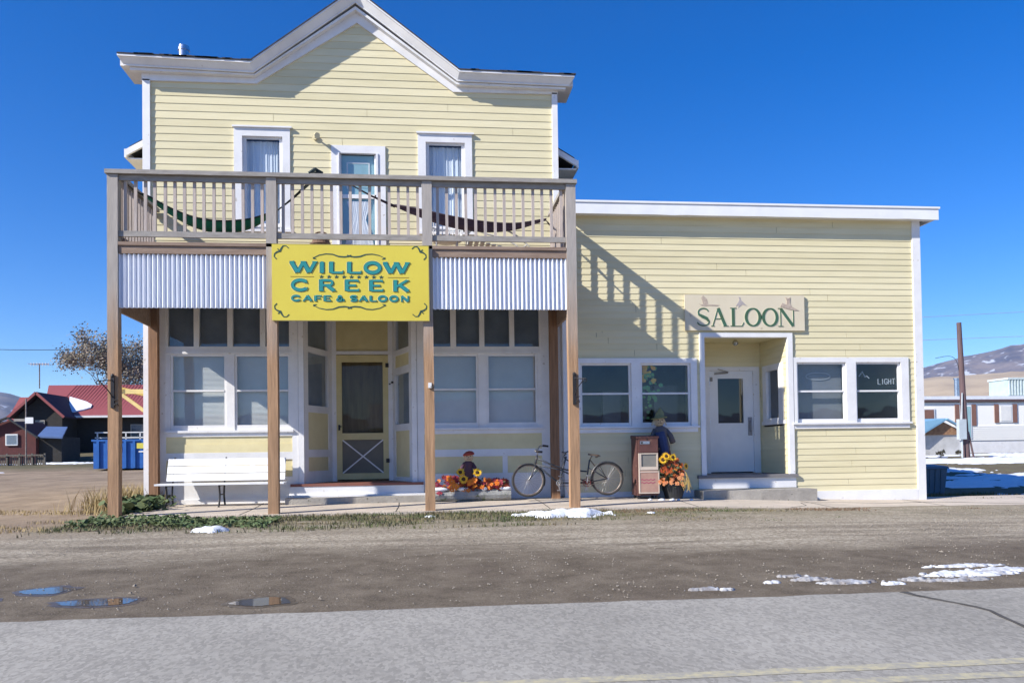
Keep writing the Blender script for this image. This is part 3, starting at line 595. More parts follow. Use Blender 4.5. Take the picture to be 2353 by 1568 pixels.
s = MB(); s.hexa([(8.30, 13.3, 2.60), (8.46, 13.3, 2.62), (8.46, 15.5, 2.62), (8.30, 15.5, 2.60), (8.30, 13.3, 2.80), (8.52, 13.3, 2.74), (8.52, 15.5, 2.74), (8.30, 15.5, 2.80)]); s.build('side_eave', 'white', sal)
# windows
def pair(panes, z0, z1, u0, u1, sillz, meet):
    s = MB(); xs = [u0]+[q for p in panes for q in p]+[u1]
    for a, b in zip(xs[::2], xs[1::2]): s.tbox(F2, a, b, -.08, .03, z0-.05, z1+.03)
    s.tbox(F2, u0, u1, -.08, .03, z1+.03, z1+.11)
    s.tbox(F2, u0-.03, u1+.03, -.08, .06, sillz, sillz+.03); s.tbox(F2, u0-.0, u1+.0, -.05, .028, sillz-.07, sillz-.002); s.build('window_casing', 'white', sal)
    for i, (a, b) in enumerate(panes):
        sash(F2, a+.035, b-.035, z0+.01, z1, sal, meet, n=-.012, w=.033, bw=.07, pane='glass')
pair([(2.525, 3.355), (3.505, 4.335)], 1.25, 2.18, 2.44, 4.44, 1.17, 1.725)
pair([(6.125, 6.975), (7.145, 7.935)], 1.28, 2.19, 6.07, 8.07, 1.20, 1.745)
s = MB(); s.tbox(F2, 6.13, 6.97, -.13, -.125, 1.2, 2.2); s.build('grey_shade', mat('grey_shade_cloth', (.2, .21, .225), .9, (.17, .18, .19), 3), sal)
# things glimpsed in the windows: oval beer sign, neon outline, lettering LIGHT, hanging leaves
M['faint'] = mat('pale_tube', (.5, .53, .54), .6)
s = MB(); oval = [(6.56+.21*math.cos(a*math.pi/16), 2.0+.06*math.sin(a*math.pi/16)) for a in range(33)]; s.ribbon(F2, oval, .018, -.12, -.115); s.ribbon(F2, [(6.4, 2.0), (6.72, 2.0)], .014, -.12, -.115); s.build('oval_sign', mat('dim_tube', (.32, .34, .35), .6), sal)
s = MB(); s.ribbon(F2, [(7.25, 1.99), (7.31, 2.07), (7.36, 1.98), (7.385, 2.0), (7.43, 1.96)], .012, -.075, -.07)
LT = {'L': [[(0, 1), (0, 0), (.8, 0)]], 'I': [[(.4, 0), (.4, 1)]], 'G': [[(.9, .85), (.6, 1), (.25, .95), (0, .6), (0, .35), (.25, .05), (.6, 0), (.9, .12), (.9, .45), (.55, .45)]], 'H': [[(0, 0), (0, 1)], [(.8, 0), (.8, 1)], [(0, .5), (.8, .5)]], 'T': [[(.4, 0), (.4, 1)], [(0, 1), (.85, 1)]]}
x = 7.585
for ch in 'LIGHT':
    wd = .03 if ch == 'I' else .055
    for k, st_ in enumerate(LT[ch]): s.ribbon(F2, [(x+a*wd, 1.86+b*.09) for a, b in st_], .011, -.075, -.07+k*.001)
    x += wd+.014
s.build('neon_lettering', 'faint', sal)
M['leafg'] = mat('paper_leaf_green', (.12, .3, .12), .8, (.2, .35, .1), 12); M['leafy'] = mat('paper_leaf_yellow', (.7, .45, .05), .8, (.6, .25, .05), 12)
rr = random.Random(3)
for m, n_, c0, sp in (('leafy', 26, (3.62, 2.1), (.07, .08)), ('leafg', 60, (3.66, 1.85), (.09, .22))):
    s = MB()
    for i in range(n_):
        cx = c0[0]+rr.gauss(0, sp[0]); cz = c0[1]+rr.gauss(0, sp[1]); cx = max(3.56, min(4.28, cx)); cz = max(1.3, min(2.17, cz)); a = rr.uniform(0, 6.3); r = rr.uniform(.02, .045)
        s.poly([F2(cx+r*math.cos(a+q), cz+r*math.sin(a+q)*.8, -.09-i*.0006) for q in (0, 1.2, 2.4, 3.6, 5.0)])
    s.build('paper_leaves', m, sal)
s = MB(); s.tbox(F2, 2.56, 3.3, -.9, -.88, 1.15, 1.75); s.tbox(F2, 3.0, 3.3, -.6, -.5, 1.15, 1.8); s.tbox(F2, 3.9, 4.3, -.7, -.6, 1.2, 1.9); s.box(2.35, 8.2, 16, 16.05, 0, 4.5); s.box(2.35, 8.2, 13.03, 16, 3.0, 3.04); s.box(2.35, 8.2, 13.1, 16, .2, .24)
s.build('room', 'room', sal)
# recessed entry
YD = 13.93; F3 = front(YD); ZD = .40
TRr, LRr = wallT((5.93, YD), (5.97, 12.97)); TLl, LLl = wallT((4.57, 12.97), (4.57, YD))
s = MB()
for a, b in ((4.49, 4.57), (5.97, 6.06)): s.tbox(F2, a, b, -.1, .035, .33, 2.70)
s.tbox(F2, 4.57, 5.97, -.1, .035, 2.63, 2.70); s.build('entry_trim', 'white', sal)
s = MB(); siding(s, F3, lambda z: (4.57, 5.93), 2.25, 2.66, .101, joints=False); siding(s, F3, lambda z: (4.57, 4.86), ZD, 2.25, .101, joints=False); siding(s, F3, lambda z: (5.90, 5.935), ZD, 2.25, .101, joints=False)
siding(s, TLl, lambda z: (0, LLl), ZD, 2.66, .101, joints=False)
siding(s, TRr, lambda z: (0, LRr), ZD, 2.66, .101, [(.12, .86, 1.19, 2.24)], joints=False); s.build('entry_wall', 'sideB', sal)
s = MB(); s.tbox(F3, 4.86, 5.0, -.08, .02, ZD, 2.25); s.tbox(F3, 5.79, 5.90, -.08, .02, ZD, 2.25); s.tbox(F3, 5.0, 5.79, -.08, .02, 2.18, 2.25); s.build('door_frame', 'white', sal)
s = MB()
for a, b, c, d in ((5.0, 5.16, ZD+.02, 2.18), (5.62, 5.79, ZD+.02, 2.18), (5.16, 5.62, 2.05, 2.18), (5.16, 5.62, ZD+.02, 1.27)): s.tbox(F3, a, b, -.06, -.015, c, d)
s.tbox(F3, 5.17, 5.61, -.015, -.008, ZD+.1, 1.15) if False else None
dd = s.build('door', 'white2', sal)
s = MB(); s.tquad(F3, 5.16, 5.62, -.035, 1.27, 2.05); s.build('pane', 'glassd', dd)
s = MB(); s.tbox(F3, 5.695, 5.765, -.015, .0, 1.05, 1.37); s.tube([(5.73, YD-.0, 1.12), (5.73, YD-.04, 1.14), (5.73, YD-.04, 1.28), (5.73, YD, 1.3)], .01); s.build('handle', mat('dull_steel', (.35, .35, .37), .4, metal=.6), dd)
s = MB(); s.bar((5.1, YD+.01, 2.13), (5.34, YD-.01, 2.15), .02, .03); s.bar((5.34, YD-.02, 2.16), (5.12, YD-.12, 2.2), .012); s.tbox(F3, 5.02, 5.06, -.015, .01, 2.0, 2.07); s.build('door_closer', 'rail', dd)
for z in (1.98, 1.3, .6):
    s = MB(); s.tbox(F3, 4.99, 5.012, -.01, .0, z-.06, z+.06); s.build('hinge', 'steel', dd)
s = MB(); T = TRr
for a, b, c, d in ((.12, .26, 1.28, 2.24), (.70, .86, 1.28, 2.24), (.26, .70, 2.14, 2.24), (.26, .70, 1.28, 1.33), (.08, .9, 1.22, 1.28)): s.tbox(T, a, b, -.06, .03 if d < 1.3 else .02, c, d)
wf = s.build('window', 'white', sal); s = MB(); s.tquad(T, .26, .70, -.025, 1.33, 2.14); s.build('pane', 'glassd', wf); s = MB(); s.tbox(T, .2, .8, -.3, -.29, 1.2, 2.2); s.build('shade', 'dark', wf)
s = MB(); s.box(4.5, 6.04, YS, YD+.05, 2.66, 2.7); s.build('entry_ceiling', 'yellow', sal)
s = MB(); s.lathe((5.3, 13.45, 2.56), [(.02, 0), (.05, .03), (.05, .06), (.02, .1)], 14); s.build('ceiling_light', 'steel', sal)
s = MB(); s.box(4.42, 6.10, YS-.06, YD+.06, .35, ZD); s.build('entry_floor', 'greyfloor', sal)
s = MB(); s.box(4.44, 6.08, YS-.02, YS+.1, .18, .349); s.build('riser', 'white', sal)
st = MB(); st.box(4.36, 6.22, 12.5, 12.93, -.1, .17)
tag(st.build('concrete_step', 'concrete', at=(5.3, 12.7, 0)), 'grey concrete step in front of the white saloon door', 'step')
# ------------------------------------------------------------------ porch with balcony
YF = 11.3
po = thing('balcony_porch', (-.94, 11.37, 0), 'weathered timber porch carrying a railed balcony on tall posts', 'porch')
pw = .135
for i, (cx, y0, zt) in enumerate(((-4.0, YF, 4.54), (-1.965, YF, 4.54), (.115, YF, 4.54), (2.115, YF, 4.54))):
    s = MB(); jx = [(.0, 0), (.004, .002), (-.002, .001), (.0, 0)]
    zz = [0, 1.3, 2.8, zt]; b = .006
    for (z0, z1, a, c) in zip(zz, zz[1:], jx, jx[1:]):
        s.hexa([(cx-pw/2+a[0], y0, z0), (cx+pw/2+a[0], y0, z0), (cx+pw/2+a[0], y0+pw, z0), (cx-pw/2+a[0], y0+pw, z0), (cx-pw/2+c[0], y0, z1), (cx+pw/2+c[0], y0, z1), (cx+pw/2+c[0], y0+pw, z1), (cx-pw/2+c[0], y0+pw, z1)])
    o = s.build('post', 'post', po)
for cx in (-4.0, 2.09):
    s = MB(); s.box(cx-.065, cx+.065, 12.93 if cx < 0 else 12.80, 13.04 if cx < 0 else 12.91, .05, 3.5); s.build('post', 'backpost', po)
spans = [(-3.93, -2.035), (-1.895, .045), (.185, 2.045)]
s = MB(); s.box(-4.09, 2.20, YF-.03, YF+.15, 4.545, 4.60)
s.box(-4.09, -3.93, YF+.152, 13.06, 4.545, 4.60); s.box(2.04, 2.20, YF+.152, 12.93, 4.545, 4.60); s.build('handrail', 'rail', po)
s = MB()
for a, b in spans: s.box(a, b, YF+.03, YF+.065, 4.47, 4.54)
s.box(-4.02, -3.985, YF+.14, 13.06, 4.47, 4.54); s.box(2.10, 2.135, YF+.14, 12.93, 4.47, 4.54); s.build('top_rail', 'rail', po)
s = MB()
for a, b in spans: s.box(a, b, YF+.03, YF+.065, 3.725, 3.80)
s.box(-4.02, -3.985, YF+.14, 13.06, 3.672, 3.80); s.box(2.10, 2.135, YF+.14, 12.93, 3.672, 3.80); s.build('bottom_rail', 'rail', po)
rb = random.Random(5)
for (a, b), n_ in zip(spans, (15, 15, 14)):
    for i in range(n_):
        x = a+(b-a)*(i+.55)/n_+rb.uniform(-.004, .004); s = MB(); t = rb.uniform(-.003, .003)
        s.hexa([(x-.019, YF+.067, 3.735), (x+.019, YF+.067, 3.735), (x+.019, YF+.1, 3.735), (x-.019, YF+.1, 3.735), (x-.019+t, YF+.067, 4.5), (x+.019+t, YF+.067, 4.5), (x+.019+t, YF+.1, 4.5), (x-.019+t, YF+.1, 4.5)])
        s.build('baluster', 'balus', po)
for X in (-3.983, 2.065):
    for i in range(12):
        y = YF+.2+i*.122; s = MB(); s.box(X, X+.033, y, y+.038, 3.735, 4.5); s.build('baluster', 'balus', po)
s = MB(); y = YF+.14
s.box(-3.93, 2.04, YF+.0, YF+.135, 3.605, 3.65)
while y < 12.9: s.box(-4.05, 2.17, y, y+.115, 3.605, 3.65); y += .12
s.build('deck', 'deck', po)
s = MB()
for a, b in spans: s.box(a, b, YF+.02, YF+.06, 3.50, 3.603); s.box(a, b, YF+.085, YF+.125, 2.80, 3.603)
for X in (-4.06, 2.14): s.box(X, X+.035, YF+.137, 12.92, 2.78, 3.603)
x = -3.7
while x < 2.0: s.box(x, x+.035, YF+.14, 12.84, 3.4, 3.603); x += .4
s.box(-4.0, 2.1, 12.86, 12.9, 3.4, 3.603)
s.build('beam', 'deck', po)
s = MB(); s.box(-4.02, 2.13, YF+.14, 13.04, 3.36, 3.385); s.build('porch_ceiling', 'rail', po)
def corrugated(a, b, y, z0, z1, pitch=.0617, amp=.027):
    s = MB(); n_ = int((b-a)/pitch*10); P = []
    for i in range(n_+1):
        x = a+(b-a)*i/n_; P.append((x, y-amp*math.cos(2*math.pi*(x-a)/pitch)))
    for (p, q) in zip(P, P[1:]): s.poly([(p[0], p[1], z0), (q[0], q[1], z0), (q[0], q[1], z1), (p[0], p[1], z1)]); s.poly([(q[0], q[1]+.003, z0), (p[0], p[1]+.003, z0), (p[0], p[1]+.003, z1), (q[0], q[1]+.003, z1)])
    return s
for a, b in spans: corrugated(a, b, YF+.055, 2.785, 3.498).build('corrugated_panel', 'metal', po)
# ------------------------------------------------------------------ lettering
def arc(cx, cy, rx, ry, a0, a1, n=18): return [(cx+rx*math.cos(R(a0+(a1-a0)*i/n)), cy+ry*math.sin(R(a0+(a1-a0)*i/n))) for i in range(n+1)]
SF = {  # slab capitals: strokes as (points, weight); coordinates in a unit box
 'W': [([(.05, 1), (.28, .03)], 1), ([(.29, .03), (.5, .97)], .8), ([(.51, .97), (.72, .03)], 1), ([(.73, .03), (.95, 1)], .8), ([(-.02, 1), (.16, 1)], .3), ([(.4, 1), (.6, 1)], .3), ([(.84, 1), (1.03, 1)], .3)],
 'I': [([(.5, 0), (.5, 1)], 1), ([(.18, 1), (.82, 1)], .25), ([(.18, 0), (.82, 0)], .25)],
 'L': [([(.16, 0), (.16, 1)], 1), ([(.16, .02), (.98, .02)], .5), ([(.03, 1), (.32, 1)], .25), ([(.96, .03), (.97, .22)], .25)],
 'O': [(arc(.5, .5, .42, .46, 0, 360, 30), .85)],
 'C': [(arc(.52, .5, .44, .46, 42, 318, 26), .8), ([(.84, .98), (.9, .68)], .3), ([(.84, .02), (.92, .3)], .3)],
 'R': [([(.14, 0), (.14, 1)], 1), ([(.14, .96), (.6, .96)]+arc(.62, .73, .22, .23, 90, -90, 12)+[(.14, .5)], .6), ([(.5, .5), (.92, .02)], .9), ([(.0, 1), (.2, 1)], .25), ([(.0, 0), (.3, 0)], .25), ([(.86, 0), (1.05, 0)], .25)],
 'E': [([(.14, 0), (.14, 1)], 1), ([(.14, .96), (.94, .96)], .5), ([(.14, .5), (.78, .5)], .5), ([(.14, .04), (.98, .04)], .5), ([(.0, 1), (.2, 1)], .25), ([(.94, .98), (.94, .8)], .25), ([(.97, .02), (.97, .2)], .25)],
 'K': [([(.14, 0), (.14, 1)], 1), ([(.22, .42), (.9, 1)], .6), ([(.42, .58), (.95, 0)], .9), ([(.0, 1), (.28, 1)], .25), ([(.0, 0), (.28, 0)], .25), ([(.8, 1), (1.02, 1)], .25), ([(.82, 0), (1.04, 0)], .25)],
 'A': [([(.08, 0), (.5, 1)], .6), ([(.5, 1), (.92, 0)], 1), ([(.25, .32), (.75, .32)], .5), ([(-.04, 0), (.2, 0)], .25), ([(.8, 0), (1.04, 0)], .25)],
 'F': [([(.16, 0), (.16, 1)], 1), ([(.16, .96), (.95, .96)], .5), ([(.16, .5), (.8, .5)], .5), ([(.02, 0), (.34, 0)], .25), ([(.95, .98), (.95, .78)], .25)],
 'S': [(arc(.5, .75, .38, .22, 20, 180, 10)+[(.14, .68), (.3, .54), (.7, .46), (.86, .32)]+arc(.5, .26, .38, .23, 0, -165, 12), .8)],
 'N': [([(.12, 0), (.12, 1)], .6), ([(.1, 1), (.88, 0)], 1), ([(.9, 0), (.9, 1)], .6), ([(.0, 0), (.25, 0)], .25), ([(-.02, 1), (.15, 1)], .25), ([(.78, 1), (1.02, 1)], .25)],
 '&': [([(.95, .02), (.35, .7)]+arc(.42, .8, .16, .17, 215, -10, 10)+[(.5, .62), (.2, .42)]+arc(.35, .22, .26, .22, 130, 300, 10)+[(.7, .15), (.88, .45)], .7)],
}
def letter(mb, T, ch, x0, x1, z0, z1, wt, n0, n1, F=SF):
    for k, (pts, ww) in enumerate(F[ch]):
        q = [(x0+p[0]*(x1-x0), z0+p[1]*(z1-z0)) for p in pts]
        wd = [wt*v for v in ww] if isinstance(ww, list) else wt*ww
        mb.ribbon(T, q, wd, n0, n1+k*.00035)
M['signyel'] = mat('sign_yellow', (.70, .58, .075), .45, (.66, .53, .07), 1.5)
M['teal2'] = mat('sign_teal', (.02, .24, .25), .5, (.03, .28, .24), 6)
M['ink'] = mat('sign_dark_outline', (.035, .085, .07), .5); M['halo'] = mat('sign_pale_outline', (.78, .72, .3), .5)
sg = thing('cafe_sign', (-.915, YF-.02, 2.61), 'yellow sign reading WILLOW CREEK CAFE & SALOON in teal capitals', 'sign')
FS = front(YF-.03)
s = MB(); s.tbox(FS, -1.953, .125, -.026, .012, 2.615, 3.63); s.build('board', 'signyel', sg)
s = MB()
for a, b, c, d in ((-1.953, .125, 2.607, 2.614), (-1.953, .125, 3.631, 3.637), (.126, .134, 2.607, 3.637)): s.tbox(FS, a, b, -.02, .014, c, d)
s.build('edge_trim', mat('sign_edge', (.5, .42, .12), .5), sg)
def SP(px, py):
    return (-1.953+(px-80)/2170*2.078, 3.63-(py-(30+(px-80)*.006))/1068*1.015)
rows = [('WILLOW', [(310, 710), (722, 810), (845, 1078), (1092, 1330), (1330, 1605), (1600, 1995)], 275, 428, .052),
        ('CREEK', [(325, 600), (705, 960), (1062, 1294), (1400, 1630), (1735, 1985)], 528, 682, .048),
        ('CAFE&SALOON', [(335, 480), (492, 632), (648, 768), (778, 895), (950, 1085), (1140, 1262), (1265, 1402), (1412, 1527), (1532, 1675), (1690, 1830), (1848, 1980)], 752, 828, .024)]
dk = MB(); te = MB(); hl = MB()
for word, xs, t, b, wt in rows:
    for ch, (a, c) in zip(word, xs):
        x0, z1 = SP(a, t+(a-80)*.006); x1, z0 = SP(c, b+(a-80)*.006)
        if word[0] in 'WC' and len(word) < 8: z0 -= .0; 
        pad = wt*.35
        letter(hl, FS, ch, x0+pad, x1-pad, z0, z1, wt+.03, .012, .0135); letter(dk, FS, ch, x0+pad, x1-pad, z0, z1, wt+.013, .012, .0175); letter(te, FS, ch, x0+pad, x1-pad, z0, z1, wt if wt < .03 else wt-.002, .012, .0215)
hl.build('lettering_halo', 'halo', sg); dk.build('lettering_outline', 'ink', sg); te.build('lettering', 'teal2', sg)
for i in range(9):
    s = MB(); c = SP(757+i*103.5, 487+i*.6); s.prism([(c[0]+(.026 if k % 2 == 0 else .012)*math.cos(R(k*36+90))*1.25, c[1]+(.026 if k % 2 == 0 else .012)*math.sin(R(k*36+90))) for k in range(10)], FS, .012, .016); s.build('star', 'ink', sg)
M['rule'] = mat('sign_orange_line', (.45, .28, .05), .5)
for a, b in (((330, 484), (650, 486)), ((1675, 494), (1970, 496))): s = MB(); s.ribbon(FS, [SP(*a), SP(*b)], .006, .012, .016); s.build('rule_line', 'rule', sg)
for flip, yc in ((1, 190), (-1, 925)):
    s = MB()
    for side in (1, -1):
        P = [(0, 5), (70, 15), (150, 8), (230, -22), (320, -28), (420, -8), (490, 28)]
        s.ribbon(FS, [SP(1142+side*x, yc+flip*y) for x, y in P], [.012, .018, .018, .014, .012, .01, .008], .012, .016)
        s.ribbon(FS, [SP(1142+side*492, yc+flip*22), SP(1142+side*495, yc+flip*36), SP(1142+side*455, yc+flip*46)], [.02, .018, .006], .012, .0165)
    s.ribbon(FS, [SP(1115, yc-10), SP(1170, yc+12)], .014, .012, .0168); s.ribbon(FS, [SP(1115, yc+12), SP(1170, yc-10)], .014, .012, .0172)
    s.build('flourish', 'ink', sg)
CP = [(310, 85), (275, 52), (235, 52), (212, 85), (195, 125), (150, 140), (118, 165), (112, 205), (145, 240)]
for sx_ in (1, -1):
    for sy in (1, -1):
        s = MB(); pts_ = [SP(x if sx_ > 0 else 2330-x, y if sy > 0 else 1105-y) for x, y in CP]
        s.ribbon(FS, pts_, [.012, .01, .014, .02, .022, .02, .015, .011, .015], .012, .016)
        m_ = SP(180 if sx_ > 0 else 2150, 115 if sy > 0 else 990); s.ribbon(FS, [(m_[0]-.02*sx_, m_[1]+.02*sy), (m_[0]+.02*sx_, m_[1]-.02*sy)], .013, .012, .0166)
        s.build('flourish', 'ink', sg)
# saloon sign
ss = thing('saloon_sign', (5.27, YS-.03, 2.73), 'beige board reading SALOON in green capitals with three flying birds', 'sign')
FT = front(YS-.035)
s = MB(); s.tbox(FT, 4.25, 6.27, -.015, .012, 2.735, 3.315); s.build('board', mat('beige_board', (.69, .61, .45), .6, (.65, .57, .41), 2, col3=(.5, .42, .3), s3=5, t3=.7), ss)
def SQ(px, py): return (4.25+(px-160)/2015*2.02, 3.315-(py-95)/597*.58)
HF = {'S': [(arc(.52, .76, .36, .22, 15, 180, 12)+[(.2, .64), (.45, .53), (.75, .42), (.88, .28)]+arc(.5, .25, .42, .23, 0, -170, 14), [.5]*13+[.9, 1.3, 1.3, .9]+[.5]*15)],
 'A': [([(.1, 0), (.42, 1)], .4), ([(.42, 1), (.82, 0)], 1.25), ([(.22, .4), (.6, .4)], .35), ([(0, 0), (.2, 0)], .25), ([(.7, 0), (1.0, 0)], .25)],
 'L': [([(.3, 0), (.3, 1)], 1.2), ([(.1, 1), (.52, 1)], .3), ([(.1, .0), (.9, .0)], .3), ([(.88, 0), (1.0, .2)], .35)],
 'O': [(arc(.5, .5, .42, .48, 0, 360, 32), [.55+.65*abs(math.cos(R(i*360/32))) for i in range(33)])],
 'N': [([(.1, 0), (.1, 1)], .35), ([(.12, .98), (.9, .02)], 1.2), ([(.93, 0), (.93, 1)], .35), ([(-.08, 1), (.16, 1)], .28), ([(-.06, 0), (.26, 0)], .28)]}
s = MB(); sl = MB()
for ch, (a, c) in zip('SALOON', [(345, 580), (590, 885), (890, 1140), (1160, 1435), (1450, 1725), (1740, 2000)]):
    x0, z1 = SQ(a, 318); x1, z0 = SQ(c, 618)
    letter(sl, FT, ch, x0, x1, z0, z1, .062, .012, .014, HF); letter(s, FT, ch, x0, x1, z0, z1, .04, .012, .018, HF)
sl.build('lettering_halo', mat('pale_letter_edge', (.75, .7, .5), .6), ss); s.build('lettering', mat('saloon_green', (.05, .14, .09), .5, (.07, .11, .05), 8), ss)
birds = [([(400, 245), (430, 260), (470, 250), (435, 150), (470, 105), (530, 170), (550, 255), (740, 268), (700, 285), (560, 280), (480, 290), (430, 275)], 'a'),
         ([(1060, 130), (1090, 135), (1100, 180), (1150, 230), (1205, 280), (1120, 255), (1050, 315), (1060, 260), (1010, 290), (1060, 210), (1075, 175)], 'b'),
         ([(1765, 290), (1800, 225), (1830, 240), (1870, 260), (1880, 190), (1850, 130), (1900, 150), (1935, 130), (1930, 230), (1960, 290), (2080, 355), (1990, 350), (1880, 325), (1800, 300)], 'a')]
M['birdm'] = mat('bird_brown', (.36, .28, .23), .7, (.55, .46, .36), 22)
for i, (b, _) in enumerate(birds):
    s = MB(); s.prism([SQ(x, y) for x, y in b], FT, .012, .0155+(.004 if i == 2 else 0)); s.build('painted_bird', 'birdm' if i != 1 else mat('bird_grey', (.45, .4, .38), .7, (.36, .32, .31), 14), ss)
# ------------------------------------------------------------------ on the balcony
def hammock(name, P, sag_w, mats, label, ropes):
    h = thing(name, P[len(P)//2], label, 'hammock')
    s = MB(); n_ = len(P); b = []
    for i, p in enumerate(P):
        for k in range(7):
            t = k/6-.5; wd = sag_w[i]; s.v.append((p[0], p[1]+t*wd, p[2]+wd*.55*(4*t*t-1)*.5+wd*.2))
    for i in range(n_-1):
        for k in range(6): s.f.append((i*7+k, i*7+7+k, i*7+8+k, i*7+k+1))
    s.build('cloth', mats[0], h, sm=True)
    s = MB()
    for k in (0, 6): s.tube([s2 for s2 in [(p[0], p[1]+(k/6-.5)*sag_w[i]*1.02, p[2]+sag_w[i]*.2) for i, p in enumerate(P)]], .012, 6)
    s.build('edge_cord', mats[1], h)
    for a, b in ropes:
        s = MB()
        for q in range(4): s.tube([a, (Vector(a)+Vector(b))/2+Vector((0, (q-1.5)*.02, -.02)), Vector(b)+Vector((0, (q-1.5)*.04, 0))], .006, 5)
        s.build('rope', mats[1], h)
    return h
M['hgreen'] = mat('hammock_green', (.02, .25, .14), .7, (.015, .16, .1), 5); M['hdark'] = mat('hammock_dark', (.03, .045, .045), .8)
M['hpurp'] = mat('hammock_purple', (.12, .09, .15), .8, (.07, .055, .09), 9, (1, 1, 8)); M['hpcord'] = mat('hammock_plum_cord', (.07, .05, .07), .8)
def curve3(pts, n=24):
    out = []
    for i in range(n+1):
        t = i/n*(len(pts)-1); k = min(int(t), len(pts)-2); f = t-k
        p0 = Vector(pts[max(k-1, 0)]); p1 = Vector(pts[k]); p2 = Vector(pts[k+1]); p3 = Vector(pts[min(k+2, len(pts)-1)])
        out.append(.5*((2*p1)+(p2-p0)*f+(2*p0-5*p1+4*p2-p3)*f*f+(3*p1-p0-3*p2+p3)*f**3))
    return out
YH = 11.75
P = curve3([(-3.75, YH, 4.40), (-3.35, YH, 4.13), (-3.0, YH, 3.97), (-2.65, YH, 3.93), (-2.3, YH, 4.0), (-2.05, YH, 4.15)])
W_ = [.08+.34*math.sin(math.pi*i/(len(P)-1))**.8 for i in range(len(P))]
hammock('hammock', P, W_, ('hgreen', 'hdark'), 'green hammock with black edges sagging at the left end of the balcony', [((-3.98, YF+.3, 4.56), P[0]), (P[-1], (-1.42, YF+.2, 4.6))])
s = MB(); s.tube([(-1.52, YF+.1, 4.5), (-1.42, YF+.05, 4.62), (-1.34, YF+.0, 4.63), (-1.32, YF+.1, 4.56)], .022, 7); s.tube([(-1.46, YF-.01, 4.6), (-1.38, YF-.02, 4.66), (-1.3, YF+.08, 4.64)], .026, 6)
tag(s.build('rope_knot', 'hdark', at=(-1.4, YF, 4.6)), 'dark rope knot tied round the balcony handrail above the yellow sign', 'rope knot')
YH = 12.2
P = curve3([(-.35, YH, 4.45), (-.05, YH, 4.34), (.4, YH, 4.2), (.9, YH, 4.12), (1.4, YH, 4.14), (1.9, YH, 4.28)])
W_ = [.06+.34*math.sin(math.pi*i/(len(P)-1))**1.1 for i in range(len(P))]
hammock('hammock', P, W_, ('hpurp', 'hpcord'), 'plum coloured hammock sagging across the right end of the balcony', [((-1.0, YF+.12, 4.55), P[0]), (P[-1], (2.08, 12.7, 4.34))])
# white wicker armchair, folding lounger, basket stool
M['wicker'] = mat('white_wicker', (.72, .71, .7), .8, (.5, .5, .5), 40, bump=.5, bs=90)
ch = thing('wicker_chair', (.42, 12.55, 3.66), 'white wicker armchair behind the balcony railing at right', 'chair')
s = MB(); s.lathe((.42, 12.55, 4.02), [(.2, 0), (.24, .02), (.24, .05), (.18, .06)], 20); s.build('seat', 'wicker', ch)
s = MB(); 
for k in range(13): a = R(20+k*140/12); s.tube([(.42+.22*math.cos(a), 12.55+.22*math.sin(a), 4.05), (.42+.27*math.cos(a), 12.55+.27*math.sin(a), 4.22), (.42+.25*math.cos(a), 12.55+.25*math.sin(a), 4.38+.08*math.sin(a))], .009, 5)
for z, r in ((4.15, .25), (4.28, .265), (4.4, .26)): s.ring((.42, 12.55, z), r, .013, 20, 5, 'z', R(10), R(170))
s.build('backrest', 'wicker', ch)
for dx in (-.15, .15):
    for dy in (-.12, .12): s = MB(); s.tube([(.42+dx, 12.55+dy, 4.03), (.42+dx*1.2, 12.55+dy*1.2, 3.66)], .014, 6); s.build('leg', 'wicker', ch)
lo = thing('lounge_chair', (1.1, 12.4, 3.66), 'pale metal framed lounge chair folded low on the balcony under the plum hammock', 'chair')
M['paleframe'] = mat('pale_metal_frame', (.6, .58, .52), .5, (.48, .46, .4), 6)
for y in (12.2, 12.65):
    s = MB(); s.tube(curve3([(.72, y, 3.9), (.75, y, 4.16), (.85, y, 4.24), (1.05, y, 4.18), (1.35, y, 4.1), (1.62, y, 3.9), (1.78, y, 3.67)]), .013, 6); s.tube(curve3([(.8, y, 3.67), (1.1, y, 3.86), (1.45, y, 3.83), (1.6, y, 3.9)]), .013, 6); s.build('frame', 'paleframe', lo)
s = MB()
for i in range(7): t = i/6; x = lerp(.78, 1.28, t); z = lerp(3.98, 3.86, t); s.box(x-.03, x+.03, 12.21, 12.64, z, z+.012)
for i in range(6): z = 3.92+i*.055; s.box(.715, .735, 12.21, 12.64, z, z+.035)
s.build('webbing', 'wicker', lo)
M['rattan'] = mat('brown_rattan', (.2, .12, .08), .8, (.11, .07, .05), 30, bump=.4, bs=80)
bk = thing('basket_stool', (-1.42, 12.2, 3.66), 'brown barrel shaped basket stool on the balcony above the yellow sign', 'stool')
s = MB(); s.lathe((-1.42, 12.2, 3.66), [(.15, 0), (.17, .08), (.15, .2), (.12, .26), (.11, .27)], 20); s.build('body', 'rattan', bk)
s = MB()
for z, r in ((.03, .165), (.1, .18), (.2, .157)): s.ring((-1.42, 12.2, 3.66+z), r, .01, 24, 5, 'z')
s.build('hoop', 'rattan', bk)
s = MB(); s.tube(curve3([(-1.53, 12.2, 3.9), (-1.5, 12.2, 4.02), (-1.42, 12.2, 4.05), (-1.33, 12.2, 4.02), (-1.3, 12.2, 3.9)]), .012, 6); s.build('handle', 'rattan', bk)
